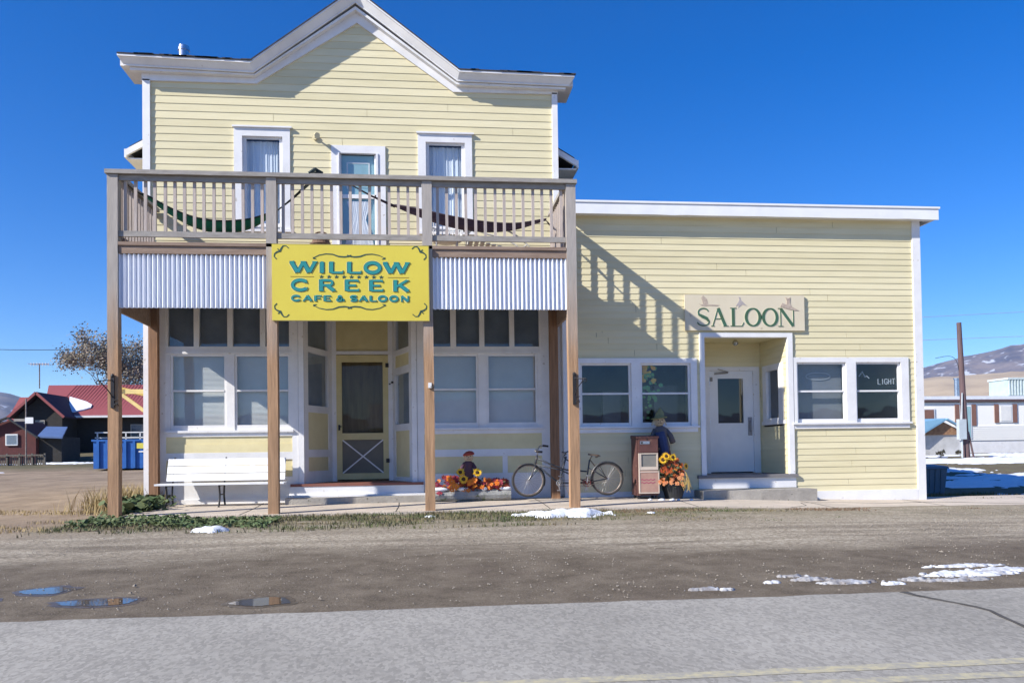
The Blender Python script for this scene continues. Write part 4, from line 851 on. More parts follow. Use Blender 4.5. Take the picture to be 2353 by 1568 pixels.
# ------------------------------------------------------------------ iron flag brackets on the posts, outlet
def bracket(cx, side, label):
    b = thing('iron_bracket', (cx, YF-.02, 1.45), label, 'bracket', 'black iron brackets on the porch posts')
    s = MB(); s.box(cx-.022, cx+.022, YF-.03, YF-.002, 1.46, 1.86); s.blob((cx, YF-.02, 1.88), .025, .02, .03, 8, 6); s.build('back_plate', 'black', b)
    s = MB(); s.tube(curve3([(cx, YF-.03, 1.82), (cx+side*.06, YF-.12, 1.81), (cx+side*.13, YF-.2, 1.80)]), .008, 6); s.tube(curve3([(cx, YF-.03, 1.6), (cx+side*.03, YF-.08, 1.68), (cx+side*.1, YF-.17, 1.79)]), .007, 6)
    s.ring((cx+side*.115, YF-.2, 1.78), .02, .006, 12, 5); s.build('arm', 'black', b)
    s = MB(); s.tube([(cx+.02, YF-.03, 1.5), (cx+.06, YF-.04, 1.52), (cx+.07, YF-.0, 1.49)], .006, 5); s.tube([(cx+.02, YF-.03, 1.56), (cx+.07, YF-.03, 1.57)], .006, 5); s.build('hook', 'black', b)
bracket(-3.995, -1, 'black iron bracket with a curled arm on the leftmost porch post')
bracket(2.12, 1, 'black iron bracket on the rightmost porch post')
o = thing('outlet_box', (.13, YF-.01, 1.72), 'small white electrical box on the third porch post', 'outlet')
s = MB(); s.box(.105, .15, YF-.03, YF-.001, 1.70, 1.77); s.build('box', 'white2', o); s = MB(); s.tube([(.14, YF-.03, 1.72), (.16, YF-.05, 1.70), (.185, YF-.05, 1.71)], .008, 6); s.build('plug', 'black', o)
# ------------------------------------------------------------------ bench
b = thing('bench', (-2.95, 12.740, .06), 'long white painted wooden bench with a slatted back under the left cafe window', 'bench')
s = MB()
for i in range(4): s.box(-3.86, -2.02, 12.510+i*.078, 12.580+i*.078, .395, .42)
s.build('seat', 'white2', b)
for k in range(3):
    s = MB(); z = .45+k*.1135; y = 12.860+k*.035
    q = .012 if k < 2 else .0
    s.hexa([(-3.79, y, z), (-2.06, y, z), (-2.06, y+.022, z), (-3.79, y+.022, z), (-3.79+(.02 if k == 2 else 0), y+.03, z+.105), (-2.06-(.02 if k == 2 else 0), y+.03, z+.105), (-2.06, y+.052, z+.105), (-3.79, y+.052, z+.105)]); s.build('back_slat', 'white2', b)
for x in (-3.70, -2.95, -2.2):
    s = MB(); s.tube(curve3([(x, 12.540, .39), (x, 12.570, .27), (x, 12.550, .16), (x, 12.490, .07)]), .014, 6); s.tube(curve3([(x, 12.860, .39), (x, 12.840, .22), (x, 12.900, .08)]), .014, 6); s.tube([(x, 12.570, .25), (x, 12.850, .25)], .01, 6); s.tube([(x, 12.540, .385), (x, 12.860, .385), (x, 13.000, .8)], .012, 6); s.build('leg', 'black', b)
# ------------------------------------------------------------------ tandem bicycle
BY = 12.42
def BP(zx, zy, dy=0): return (1.605+(zx-600)/1000., BY+dy, .385+(695-zy)/1000.)
bi = thing('tandem_bicycle', (2.2, BY, .1), 'old dark tandem bicycle leaning by the right porch posts', 'bicycle')
M['tyre'] = mat('old_tyre', (.035, .032, .03), .85, (.06, .055, .05), 10); M['rim'] = mat('rusty_rim', (.35, .31, .28), .45, (.2, .13, .09), 12, metal=.5)
M['bframe'] = mat('dark_frame_paint', (.045, .05, .06), .45, (.12, .075, .05), 12, lo=.55, hi=.75); M['chrome'] = mat('worn_chrome', (.62, .62, .62), .3, (.35, .3, .26), 14, metal=.7)
for (cx, cz, tilt) in ((600, 695, 0), (1815, 690, 0)):
    c = BP(cx, cz); s = MB(); s.ring(c, .238, .0155, 48, 8); wh = s.build('tyre', 'tyre', bi, sm=True)
    s = MB(); s.ring(c, .219, .009, 48, 6); s.build('rim', 'rim', wh, sm=True)
    s = MB()
    for k in range(32):
        a = 2*math.pi*k/32; d = .5*(1 if k % 2 else -1); h = (.02 if (k//2) % 2 else -.02)
        s.tube([(c[0]+.018*math.cos(a+d), c[1]+h, c[2]+.018*math.sin(a+d)), (c[0]+.218*math.cos(a), c[1], c[2]+.218*math.sin(a))], .0016, 4)
    s.tube([(c[0], c[1]-.035, c[2]), (c[0], c[1]+.035, c[2])], .02, 10); s.build('spokes', 'chrome', wh)
for c, a0, a1, r in ((BP(600, 695), 25, 130, .262), (BP(600, 695), -20, 24.9, .262), (BP(1815, 690), 20, 205, .268)):
    s = MB(); N = 26
    for i in range(N+1):
        a = R(a0+(a1-a0)*i/N)
        for q, rr_ in ((-.022, -.012), (-.012, 0), (.012, 0), (.022, -.012)): s.v.append((c[0]+(r+rr_)*math.cos(a), c[1]+q, c[2]+(r+rr_)*math.sin(a)))
    for i in range(N):
        for q in range(3): s.f.append((i*4+q, i*4+4+q, i*4+5+q, i*4+q+1))
    s.build('mudguard', 'bframe', bi)
s = MB(); tb = lambda P_, r=.013, n_=8, m=None: (m or s).tube(P_, r, n_)
tb([BP(738, 318), BP(712, 450)], .017)
tb([BP(745, 365), BP(940, 455), BP(1180, 545), BP(1500, 575)], .012); tb([BP(720, 445), BP(930, 635), BP(1070, 745)], .013)
tb([BP(760, 470), BP(1090, 545), BP(1300, 640), BP(1490, 735)], .010)
tb([BP(1070, 745), BP(1490, 745)], .012); tb([BP(1070, 745), BP(1185, 340)], .013); tb([BP(1490, 745), BP(1545, 400)], .012)
for dy in (-.03, .03):
    tb([BP(1490, 745, dy*.6), BP(1815, 690, dy)], .008); tb([BP(1530, 520, dy*.4), BP(1815, 690, dy)], .007); tb([BP(712, 455, dy*.7), BP(690, 520, dy), BP(640, 640, dy), BP(600, 695, dy)], .009)
tb([BP(1650, 500, -.03), BP(1815, 690, -.035)], .004, 5); tb([BP(1700, 480, .03), BP(1815, 690, .035)], .004, 5); tb([BP(780, 500, -.02), BP(600, 695, -.035)], .004, 5)
s.build('frame', 'bframe', bi, sm=True)
s = MB(); tb([BP(745, 320), BP(752, 215)], .01); tb(curve3([BP(700, 265, -.17), BP(690, 240, -.12), BP(752, 225, 0), BP(800, 175, .12), BP(850, 172, .17)]), .009); s.build('handlebar', 'chrome', bi, sm=True)
s = MB(); tb([BP(790, 270, -.2), BP(700, 262, -.17)], .016); tb([BP(850, 172, .17), BP(940, 182, .2)], .016); s.build('grip', 'black', bi)
s = MB(); tb(curve3([BP(1260, 425, 0), BP(1180, 385, 0), BP(1150, 340, 0), BP(1170, 310, 0)]), .01); tb(curve3([BP(1090, 275, -.18), BP(1150, 290, -.14), BP(1180, 310, 0), BP(1200, 285, .12), BP(1250, 265, .17)]), .01); s.build('rear_handlebar', 'bframe', bi, sm=True)
M['leather'] = mat('worn_leather', (.06, .04, .03), .5, (.1, .07, .05), 9)
for (zx, zy) in ((1525, 285), (1180, 258)):
    s = MB(); a = Vector(BP(zx, zy+20)); 
    prof = [(0, .018, .0), (.04, .025, -.002), (.09, .045, .006), (.13, .07, .012), (.165, .075, .012), (.18, .05, .008)]
    if zx == 1180: continue
    for (dx, wd, dz) in prof:
        for q, zz in ((-1, -.02), (-.6, .0), (0, .006), (.6, .0), (1, -.02)): s.v.append((a.x+dx, a.y+q*wd, a.z-dx*.22+dz+zz))
    for i in range(len(prof)-1):
        for q in range(4): s.f.append((i*5+q, i*5+5+q, i*5+6+q, i*5+q+1))
    for q in (-.035, .035): s.ring((a.x+.13, a.y+q, a.z-.045), .016, .004, 12, 4)
    tb([a+Vector((.06, 0, -.03)), BP(1560, 380), BP(1545, 405)], .008); s.tube([BP(1550, 395), BP(1630, 500)], .009, 6); s.build('saddle', 'leather', bi)
for (cx, cz, rr_, sgn) in ((1070, 745, .045, 1), (1490, 742, .06, 1)):
    c = BP(cx, cz, -.035); s = MB(); s.ring(c, rr_, .006, 24, 5); s.ring(c, rr_*.45, .006, 16, 5); s.tube([(c[0], c[1]-.01, c[2]), (c[0], c[1]+.07, c[2])], .012)
    for k in range(5): a = k*1.257; s.tube([c, (c[0]+rr_*math.cos(a), c[1], c[2]+rr_*math.sin(a))], .004, 4)
    s.build('chainring', mat('red_chainring', (.25, .06, .05), .6) if cx > 1200 else M['chrome'], bi)
    s = MB(); s.bar((c[0], c[1]-.02, c[2]), (c[0]+.012, c[1]-.02, c[2]+.105), .014, .01); s.bar((c[0], c[1]+.08, c[2]), (c[0]+.012, c[1]+.08, c[2]-.105), .014, .01)
    s.box(c[0]-.02, c[0]+.045, c[1]-.07, c[1]-.03, c[2]+.1, c[2]+.115); s.box(c[0]-.02, c[0]+.045, c[1]+.09, c[1]+.13, c[2]-.12, c[2]-.105); s.build('crank', 'chrome', bi)
s = MB(); tb([BP(1070, 700, -.04), BP(1490, 690, -.04)], .003, 4); tb([BP(1070, 790, -.04), BP(1490, 795, -.04)], .003, 4); tb([BP(1490, 690, -.04), BP(1815, 672, -.04)], .003, 4); tb([BP(1490, 795, -.04), BP(1815, 712, -.04)], .003, 4); s.build('chain', 'rim', bi)
s = MB(); tb([BP(1150, 745, .02), BP(1240, 930, .1)], .007); s.build('kickstand', 'chrome', bi)
# ------------------------------------------------------------------ newspaper box
nb = thing('newspaper_box', (3.46, 12.6, .06), 'old dark red newspaper vending box with a pale front by the saloon wall', 'newspaper box')
M['nred'] = mat('dark_red_enamel', (.13, .058, .05), .55, (.09, .042, .036), 5, col3=(.2, .12, .09), s3=9, t3=.66)
M['npale'] = mat('faded_red_front', (.45, .28, .21), .6, (.37, .21, .17), 5); M['nedge'] = mat('cream_box_edge', (.66, .55, .45), .5)
YN = 12.45
s = MB(); s.box(3.30, 3.64, YN+.02, YN+.34, .12, 1.01); s.hexa([(3.29, YN, 1.0), (3.65, YN, 1.0), (3.65, YN+.35, 1.0), (3.29, YN+.35, 1.0), (3.29, YN, 1.03), (3.65, YN, 1.03), (3.65, YN+.35, 1.05), (3.29, YN+.35, 1.05)]); s.build('case', 'nred', nb)
F4 = front(YN+.02)
s = MB(); s.tbox(F4, 3.33, 3.63, .0, .025, .78, .99); s.build('coin_unit', 'nred', nb)
s = MB(); s.tbox(F4, 3.35, 3.50, .025, .03, .91, .955); s.build('coin_plate', 'steel', nb)
s = MB(); s.tbox(F4, 3.36, 3.39, .03, .036, .918, .945); s.lathe((0, 0, 0), [(.012, 0), (.012, .03)], 8); s.v[-16:] = [(3.46+v[0], YN+.02-v[2], .98+v[1]) for v in s.v[-16:]]; s.build('coin_slot', 'black', nb)
s = MB(); 
for a, b_, c, d in ((3.345, 3.365, .51, .77), (3.61, 3.63, .51, .77), (3.365, 3.61, .51, .56), (3.365, 3.61, .755, .77)): s.tbox(F4, a, b_, 0, .022, c, d)
s.build('door_frame', 'nedge', nb)
s = MB(); s.tbox(F4, 3.365, 3.61, .004, .008, .56, .755); s.build('door_window', mat('cloudy_plastic', (.2, .19, .17), .25, (.25, .24, .21), 4), nb)
s = MB(); s.tbox(F4, 3.345, 3.63, 0, .018, .17, .50); s.build('front_panel', 'npale', nb)
s = MB(); 
for a, b_, c, d in ((3.325, 3.343, .15, .77), (3.632, 3.645, .15, .5), (3.343, 3.632, .15, .168), (3.345, 3.63, .475, .49)): s.tbox(F4, a, b_, 0, .024, c, d)
s.build('edge_strip', 'nedge', nb)
s = MB()
for z in (.36, .315): s.ribbon(F4, [(3.36+i*.022, z+.012*math.sin(i*2.1)*(1 if i % 3 else .3)) for i in range(11)], .011, .018, .0205)
s.build('worn_script', mat('magenta_print', (.4, .07, .13), .6), nb)
for x in (3.33, 3.61):
    s = MB(); s.box(x-.015, x+.015, YN+.05, YN+.08, .04, .12); s.box(x-.015, x+.015, YN+.26, YN+.29, .04, .12); s.build('leg', 'black', nb)
# ------------------------------------------------------------------ flowers
M['petaly'] = mat('sunflower_petal', (.8, .52, .03), .6, (.75, .36, .02), 9); M['core'] = mat('sunflower_heart', (.05, .025, .012), .9, (.09, .05, .02), 60, bump=.6, bs=120)
M['petalo'] = mat('orange_petal', (.75, .25, .02), .6, (.7, .12, .02), 9); M['petalr'] = mat('rust_petal', (.34, .045, .02), .7, (.5, .13, .03), 8); M['petalm'] = mat('crimson_petal', (.3, .03, .06), .7, (.22, .02, .02), 8)
M['leafd'] = mat('artificial_leaf', (.045, .07, .03), .7, (.08, .07, .035), 9)
def petals(s, c, r, n_, nrm, rng, r0=.35, wd=.34):
    nrm = Vector(nrm).normalized(); x = nrm.cross(Vector((0, 0, 1))).normalized(); y = x.cross(nrm).normalized(); c = Vector(c)
    for k in range(n_):
        a = 2*math.pi*(k+rng.uniform(-.2, .2))/n_; L = r*rng.uniform(.85, 1.1); d = x*math.cos(a)+y*math.sin(a); t = x*-math.sin(a)+y*math.cos(a); lift = nrm*rng.uniform(-.1, .25)*r
        s.poly([c+d*r*r0*.6, c+d*L*.6+t*L*wd*.6+lift*.4, c+d*L+lift, c+d*L*.6-t*L*wd*.6+lift*.4])
def sunflower(parent, c, r, nrm, rng, name='sunflower'):
    s = MB(); petals(s, c, r, 16, nrm, rng); petals(s, Vector(c)+Vector(nrm).normalized()*.006, r*.85, 14, nrm, rng); f = s.build(name, 'petaly', parent)
    s = MB(); n_ = Vector(nrm).normalized(); s.blob(Vector(c)+n_*.008, r*.42, r*.42, r*.42, 12, 6, .05, rng); s.v = [tuple(Vector(c)+n_*.008+(Vector(v)-Vector(c)-n_*.008)-n_*((Vector(v)-Vector(c)-n_*.008).dot(n_))*.7) for v in s.v]; s.build('heart', 'core', f)
def clump(parent, name, m, n_, fn, rng, r=(.02, .04), np_=8):
    s = MB()
    for i in range(n_):
        c, nr = fn(rng); petals(s, c, rng.uniform(*r), np_, nr, rng, .2, .4); petals(s, Vector(c)+Vector(nr).normalized()*.008, rng.uniform(*r)*.6, 6, nr, rng, .2, .45)
    return s.build(name, m, parent)
def leaves(parent, n_, fn, rng, r=(.03, .06), m='leafd'):
    s = MB()
    for i in range(n_):
        c, nr = fn(rng); c = Vector(c); d = Vector((rng.gauss(0, 1), rng.gauss(0, .7), rng.gauss(0, .8))).normalized(); t = d.cross(Vector(nr).normalized()).normalized(); L = rng.uniform(*r)
        s.poly([c, c+d*L*.5+t*L*.25, c+d*L, c+d*L*.5-t*L*.25])
    return s.build('leaves', m, parent)
rg = random.Random(11)
PY = 12.72
pl = thing('log_planter', (.8, PY, .06), 'low grey log shaped planter with red and orange autumn flowers by the third post', 'planter')
s = MB(); N = 30
for i in range(N+1):
    x = lerp(.18, 1.36, i/N); rr_ = .105+.01*noise.noise(Vector((x*4, 0, 0)))
    for k in range(12): a = 2*math.pi*k/12; q = rr_*(1+.1*noise.noise(Vector((x*5, math.cos(a)*2, math.sin(a)*2)))); s.v.append((x, PY+q*1.2*math.cos(a), .17+q*math.sin(a)))
for i in range(N):
    for k in range(12): s.f.append((i*12+k, i*12+(k+1) % 12, i*12+12+(k+1) % 12, i*12+12+k))
s.f.append(tuple(range(12))); s.f.append(tuple(range(N*12, N*12+12)))
s.build('trough', mat('mossy_concrete', (.36, .36, .34), .9, (.2, .205, .2), 5, bump=.5, bs=30, col3=(.12, .15, .09), s3=8, t3=.62), pl)
M['snow'] = mat('snow', (.80, .82, .86), .6, (.70, .73, .78), 3, bump=.35, bs=25, col3=(.5, .5, .5), s3=26, t3=.72)
for (x, l_) in ((.28, .13), (.62, .09), (1.28, .1), (.95, .05)):
    s = MB(); s.blob((x, PY-.085, .262), l_, .045, .032, 12, 6, .15, rg); s.build('snow_cap', 'snow', pl, sm=True)
def fpl(rng):
    x = rng.uniform(.2, 1.32); return (x, PY-.04+rng.uniform(-.1, .08), .33+rng.uniform(-.1, .11)*(1.45-.75*x)), (rng.uniform(-.5, .4), -1, rng.uniform(-.1, .8))
leaves(pl, 90, fpl, rg)
clump(pl, 'crimson_flowers', 'petalm', 70, fpl, rg, (.035, .06)); clump(pl, 'amber_flowers', 'petalo', 26, fpl, rg, (.03, .05)); clump(pl, 'rust_flowers', 'petalr', 80, lambda r_: ((r_.uniform(.55, 1.34), PY-.03+r_.uniform(-.09, .06), .32+r_.uniform(-.09, .07)), (r_.uniform(-.5, .4), -1, r_.uniform(-.1, .8))), rg, (.032, .055))
for (x, z, r_) in ((.42, .43, .045), (.455, .385, .045), (.445, .30, .04), (.52, .31, .05), (.455, .255, .035), (.80, .40, .04), (.76, .375, .04), (.72, .36, .035), (1.14, .345, .036), (1.06, .33, .025)):
    s = MB(); r_ *= 1.3; petals(s, (x, PY-.15, z), r_, 9, (rg.uniform(-.3, .3), -1, .3), rg, .2, .5); petals(s, (x, PY-.158, z), r_*.6, 7, (0, -1, .3), rg, .2, .5); s.build('orange_flower', 'petalo', pl)
def scarecrow(name, base, H, lean, label, hat, body, trou, straw=True, hatw=1., hr=.1, mop=False):
    """doll on a stake: round cloth head, hat, shirt, trousers, raffia hands"""
    bx, by, bz = base; t = thing(name, base, label, 'scarecrow'); up = Vector((lean, 0, 1)).normalized(); P_ = lambda h, dx=0, dy=0: Vector((bx+dx, by+dy, bz))+up*(h*H)
    s = MB(); s.tube([P_(-.1), P_(.5)], .01*H*1.4, 6); s.build('stake', 'deck', t)
    s = MB(); s.tube([P_(.22), P_(.3), P_(.42), P_(.56), P_(.66), P_(.71)], [.12*H, .14*H, .12*H, .11*H, .12*H, .05*H], 12); s.build('shirt', body, t, sm=True)
    s = MB()
    for k in (-1, 1): s.tube([P_(.28, k*.05*H), P_(.12, k*.08*H), P_(0, k*.1*H)], [.08*H, .065*H, .06*H], 8)
    s.build('trousers', trou, t, sm=True)
    s = MB()
    for k in (-1, 1): s.tube([P_(.64, k*.09*H), P_(.52, k*.17*H, -.03*H), P_(.40, k*.18*H, -.08*H)], [.05*H, .05*H, .055*H], 8)
    s.build('sleeve', body, t, sm=True)
    M['burlap'] = M.get('burlap') or mat('burlap_face', (.6, .46, .3), .9, (.5, .38, .25), 30, bump=.4, bs=120)
    hd = P_(.80); r = hr*H; s = MB(); s.blob(hd, r, r*.9, r*1.08, 16, 12); h = s.build('head', 'burlap', t, sm=True)
    s = MB()
    for k in (-1, 1): s.blob(hd+Vector((k*r*.36, -r*.84, r*.15)), r*.1, r*.08, r*.12, 8, 6)
    s.blob(hd+Vector((0, -r*.92, -r*.1)), r*.1, r*.1, r*.1, 8, 6); s.tube([hd+Vector((r*x, -r*.84+r*.25*x*x, -r*.42+r*.3*x*x)) for x in (-.4, -.2, 0, .2, .4)], r*.04, 5); s.build('face_stitching', 'black', h)
    s = MB(); s.lathe((hd.x, hd.y, hd.z+r*.45), [(r*1.12, -r*.12), (r*1.2, r*.05), (r*1.05, r*.35), (r*.65, r*.65), (r*.15, r*.8)] if mop else [(r*1.5*hatw, 0), (r*1.45*hatw, .02*H), (r*.95, .03*H), (r*.8, .1*H), (r*.35, .17*H), (r*.05, .2*H)], 16)
    s.v = [(v[0]+.1*(v[2]-hd.z), v[1]+.08*(v[0]-hd.x), v[2]+.12*(v[0]-hd.x)) for v in s.v]; s.build('hat', hat, t, sm=True)
    if straw:
        s = MB(); rr_ = random.Random(3)
        for k in (-1,):
            c = P_(.39, k*.18*H, -.085*H)
            for i in range(18): s.tube([c, c+Vector((rr_.gauss(0, .035), rr_.gauss(0, .02), -.06))*H, c+Vector((rr_.gauss(k*.0, .09), rr_.gauss(-.02, .03), rr_.uniform(-.2, -.1)))*H], .004*H*1.3, 4)
        M['straw'] = mat('raffia_straw', (.72, .6, .42), .8, (.5, .38, .2), 12); s.build('raffia', 'straw', t); s = MB()
        for i in range(26):
            a = rr_.uniform(0, 6.28); c = hd+Vector((r*math.cos(a), r*.85*math.sin(a), r*.35)); s.tube([c, c+Vector((math.cos(a)*.4, math.sin(a)*.4, -1.1))*r], .003*H*1.2, 4)
        s.build('straw_hair', 'straw', t)
    return t
M['hatr'] = mat('rust_felt', (.42, .07, .04), .9, (.3, .05, .04), 9); M['plum'] = mat('plum_cloth', (.09, .05, .08), .9, (.13, .06, .06), 12); M['denim'] = mat('blue_denim', (.03, .05, .13), .9, (.05, .07, .16), 20)
M['hatg'] = mat('olive_felt', (.27, .26, .13), .9, (.15, .16, .07), 9); M['plaid'] = mat('brown_plaid', (.17, .13, .1), .9, (.08, .09, .13), 30, (1, 1, 2)); M['brick'] = mat('rust_trousers', (.2, .05, .04), .9, (.12, .04, .04), 9)
scarecrow('scarecrow_doll', (.71, PY+.0, .27), .60, .02, 'small scarecrow doll with a rust red hat sitting in the log planter', 'hatr', 'plum', 'denim', straw=False, hatw=.8, hr=.125, mop=True)
sfd = thing('sunflower_bunch', (.62, PY-.08, .3), 'three sunflowers in the log planter around the small scarecrow doll', 'flowers')
for x, z, r_, nr in ((.585, .52, .072, (-.1, -1, .35)), (.63, .415, .075, (.1, -1, .2)), (.84, .51, .075, (.2, -1, .5))):
    sunflower(sfd, (x, PY-.18, z), r_, nr, rg)
    s = MB(); s.tube(curve3([(x, PY-.11, z), (x, PY-.08, z-.1), (.7, PY, .27)], 6), .006, 5); s.build('stem', 'leafd', sfd)
# big scarecrow and the pot of flowers beside the newspaper box
fp = thing('flower_pot', (3.88, 12.62, .05), 'black pot of rust red and orange autumn flowers beside the saloon step', 'flower pot')
M['pot'] = mat('black_pot', (.025, .028, .03), .5, (.04, .04, .045), 6)
s = MB(); s.lathe((3.92, 12.62, .06), [(.13, 0), (.19, .2), (.2, .2), (.2, .23), (.17, .23)], 24); s.build('pot', 'pot', fp)
def fpp(rng):
    a = rng.uniform(0, 6.28); q = rng.uniform(0, 1)**.5; return (3.83+.2*q*math.cos(a), 12.47-.05*(1-q), .48+.22*q*math.sin(a)), (rng.uniform(-.6, .5), -1, rng.uniform(-.1, .6))
s = MB(); s.blob((3.85, 12.62, .45), .17, .12, .2, 12, 8, .1, rg); s.build('foliage_ball', 'leafd', fp)
leaves(fp, 160, fpp, rg, (.04, .08)); clump(fp, 'rust_flowers', 'petalr', 60, fpp, rg, (.025, .045)); clump(fp, 'orange_flowers', 'petalo', 22, fpp, rg, (.025, .04))
clump(fp, 'peach_flowers', mat('peach_petal', (.75, .35, .15), .6, (.7, .2, .08), 9), 16, lambda r_: ((3.82+r_.uniform(-.17, .2), 12.42, .34+r_.uniform(-.07, .1)), (0, -1, .3)), rg, (.025, .045))
s = MB()
for i in range(24):
    a = Vector((4.0+rg.uniform(-.06, .1), 12.44, .42+rg.uniform(-.04, .06))); s.tube([a, a+Vector((rg.uniform(.0, .05), -.03, -.1)), a+Vector((rg.uniform(-.02, .1), -.03, rg.uniform(-.24, -.14)))], .0035, 4)
s.build('raffia_bow', mat('golden_raffia', (.5, .36, .12), .8, (.35, .24, .09), 12), fp)
sf2 = thing('sunflower_bunch', (3.85, 12.45, .6), 'yellow sunflowers above the black pot beside the newspaper box', 'flowers')
for x, z, r_, nr in ((3.70, .665, .075, (-.1, -1, .1)), (3.75, .715, .07, (.1, -1, .4)), (3.855, .70, .068, (.2, -1, .1)), (4.06, .56, .06, (.9, -1, .2))):
    sunflower(sf2, (x, 12.42, z), r_, nr, rg)
    s = MB(); s.tube(curve3([(x, 12.43, z), (lerp(x, 3.88, .5), 12.5, z-.12), (3.9, 12.6, .28)], 6), .006, 5); s.build('stem', 'leafd', sf2)
scarecrow('scarecrow', (3.83, 12.74, .59), .86, -.13, 'tall scarecrow with an olive hat and blue overalls leaning by the newspaper box', 'hatg', 'plaid', 'brick')
s = MB(); s.tube([(3.80, 12.655, .72), (3.75, 12.64, .95), (3.72, 12.64, 1.1)], [.075, .085, .07], 10); tag(s.build('overalls', 'denim', bpy.data.objects['scarecrow']), None)
# bin beside the saloon
tb_ = thing('trash_bin', (10.4, 16, -.2), 'dark blue grey wheeled trash bin on the grass beside the saloon corner', 'trash bin')
M['bin'] = mat('bin_plastic', (.09, .15, .2), .5, (.11, .17, .22), 4)
s = MB(); s.hexa([(10.2, 15.85, -.22), (10.6, 15.85, -.22), (10.6, 16.2, -.22), (10.2, 16.2, -.22), (10.16, 15.8, .36), (10.65, 15.8, .36), (10.65, 16.27, .36), (10.16, 16.27, .36)]); s.build('body', 'bin', tb_)
s = MB(); s.hexa([(10.13, 15.77, .362), (10.68, 15.77, .362), (10.68, 16.3, .362), (10.13, 16.3, .362), (10.15, 15.8, .41), (10.66, 15.8, .41), (10.66, 16.3, .44), (10.15, 16.3, .44)]); s.tube([(10.2, 16.34, .34), (10.7, 16.34, .34)], .02); s.build('lid', 'bin', tb_)
for k in (10.28, 10.4, 10.52): s = MB(); s.bar((k, 15.84, -.2), (k, 15.79, .34), .03, .012); s.build('rib', 'bin', tb_)
# ------------------------------------------------------------------ snow, water, plants on the ground
def snow_patch(cx, cy, rx, ry, label, h=.05, seed=0, res=.04, thr=0., zf=None, m='snow', rot=0, name='snow_patch', fr=2.2, into=None):
    s = into or MB(); nx_ = max(8, int(2.6*rx/res)); ny_ = max(8, int(2.6*ry/res)); idx = {}
    def val(x, y):
        dx, dy = x-cx, y-cy; c_, s_ = math.cos(rot), math.sin(rot); u = (dx*c_+dy*s_)/rx; v = (-dx*s_+dy*c_)/ry
        return 1-(u*u+v*v)+.9*noise.noise(Vector((x*fr/rx+seed, y*fr/ry, seed)))+.45*noise.noise(Vector((x*fr*3/rx, y*fr*3/ry, seed+4)))-thr
    V = {}
    for j in range(ny_+1):
        for i in range(nx_+1):
            x = cx-1.3*rx+2.6*rx*i/nx_; y = cy-1.3*ry+2.6*ry*j/ny_; q = val(x, y)
            z = (zf(x, y) if zf else gh(x, y)) + (h*min(1, max(0, q))**.5*(1+.5*noise.noise(Vector((x*9, y*9, 2)))) if q > 0 else -.03)
            V[(i, j)] = (x, y, z, q)
    for j in range(ny_):
        for i in range(nx_):
            k = [(i, j), (i+1, j), (i+1, j+1), (i, j+1)]
            if max(V[q][3] for q in k) > 0:
                f = []
                for q in k:
                    if q not in idx: idx[q] = len(s.v); s.v.append(V[q][:3])
                    f.append(idx[q])
                s.f.append(tuple(f))
    if s.f and into is None: return tag(s.build(name, m, sm=True), label, 'snow', kind='stuff')
snow_patch(1.85, 10.35, .52, .34, 'melting white snow heap on the grass verge near the right porch post', .075, 1)
snow_patch(1.35, 10.5, .22, .12, 'small broken snow lumps left of the white snow heap', .035, 5)
snow_patch(-2.27, 9.25, .17, .14, 'small white snow lump on the green weeds near the left post', .06, 2)
snow_patch(.1, 10.62, .07, .07, 'tiny snow lump on the grass by the third post', .03, 7)
snow_patch(2.95, 10.45, .05, .05, 'tiny snow lump on the gravel verge', .02, 9)
M['redwood2'] = mat('brown_board_wall', (.14, .1, .075), .85, (.1, .07, .055), 3, (6, 1, 1))
M['slush'] = mat('dirty_slush', (.52, .53, .54), .5, (.22, .2, .19), 6, lo=.35, hi=.62, bump=.3, bs=30)
M['snowd'] = mat('dirty_snow', (.68, .70, .73), .55, (.38, .37, .37), 5, lo=.42, hi=.68, bump=.3, bs=25)
sl1 = MB(); sl2 = MB()
for k, a in enumerate(((1.60, 4.62, .13, .035), (2.08, 4.78, .075, .03), (2.36, 4.84, .17, .045), (2.52, 4.70, .22, .06), (2.95, 4.72, .12, .06), (3.42, 4.88, .34, .12), (3.75, 4.98, .3, .10), (3.2, 4.66, .24, .05), (3.6, 5.2, .3, .05), (2.3, 5.0, .12, .035), (1.72, 4.58, .06, .02), (2.75, 4.6, .1, .03), (3.9, 4.62, .3, .06))):
    snow_patch(*a, '', .018, 20+k, .011, .3, fr=5, into=sl1 if k in (0, 2, 3, 4, 7, 9, 10, 12) else sl2)
tag(sl1.build('slush', 'slush', sm=True), 'thin grey slush streaks on the dirt beside the road', 'snow', kind='stuff')
tag(sl2.build('dirty_snow', 'snowd', sm=True), 'broken white old snow on the dirt at the right beside the road', 'snow', kind='stuff')
yd = MB()
for k, a in enumerate(((12.5, 17.8, 2.6, .9), (17, 19.2, 5, 1.3), (13.0, 21.5, 3, 1.0), (19, 24.5, 6, 1.3), (14.2, 15.0, 3.2, .6), (25, 30, 7, 1.2), (22.5, 20.5, 4, 1.5), (16, 28, 3, .7), (30, 34, 7, 1.0), (17.5, 16.6, 3.6, .9), (24, 26.6, 5, .8))):
    snow_patch(*a, '', .06, 40+k, .12, .3, fr=6, into=yd)
tag(yd.build('yard_snow', 'snow', sm=True), 'patchy old snow over the grass yard right of the saloon', 'snow', kind='stuff')
ls = MB()
for k, a in enumerate(((-17, 41.5, 1.6, .5), (-14.6, 42, 1.2, .5), (-20.5, 41, 2.2, .4), (-17.8, 34.0, 1.6, .35), (-21, 36, 2.5, .45), (-13.2, 42.5, 1.4, .4))):
    snow_patch(*a, '', .07, 70+k, .1, .35, fr=5, into=ls)
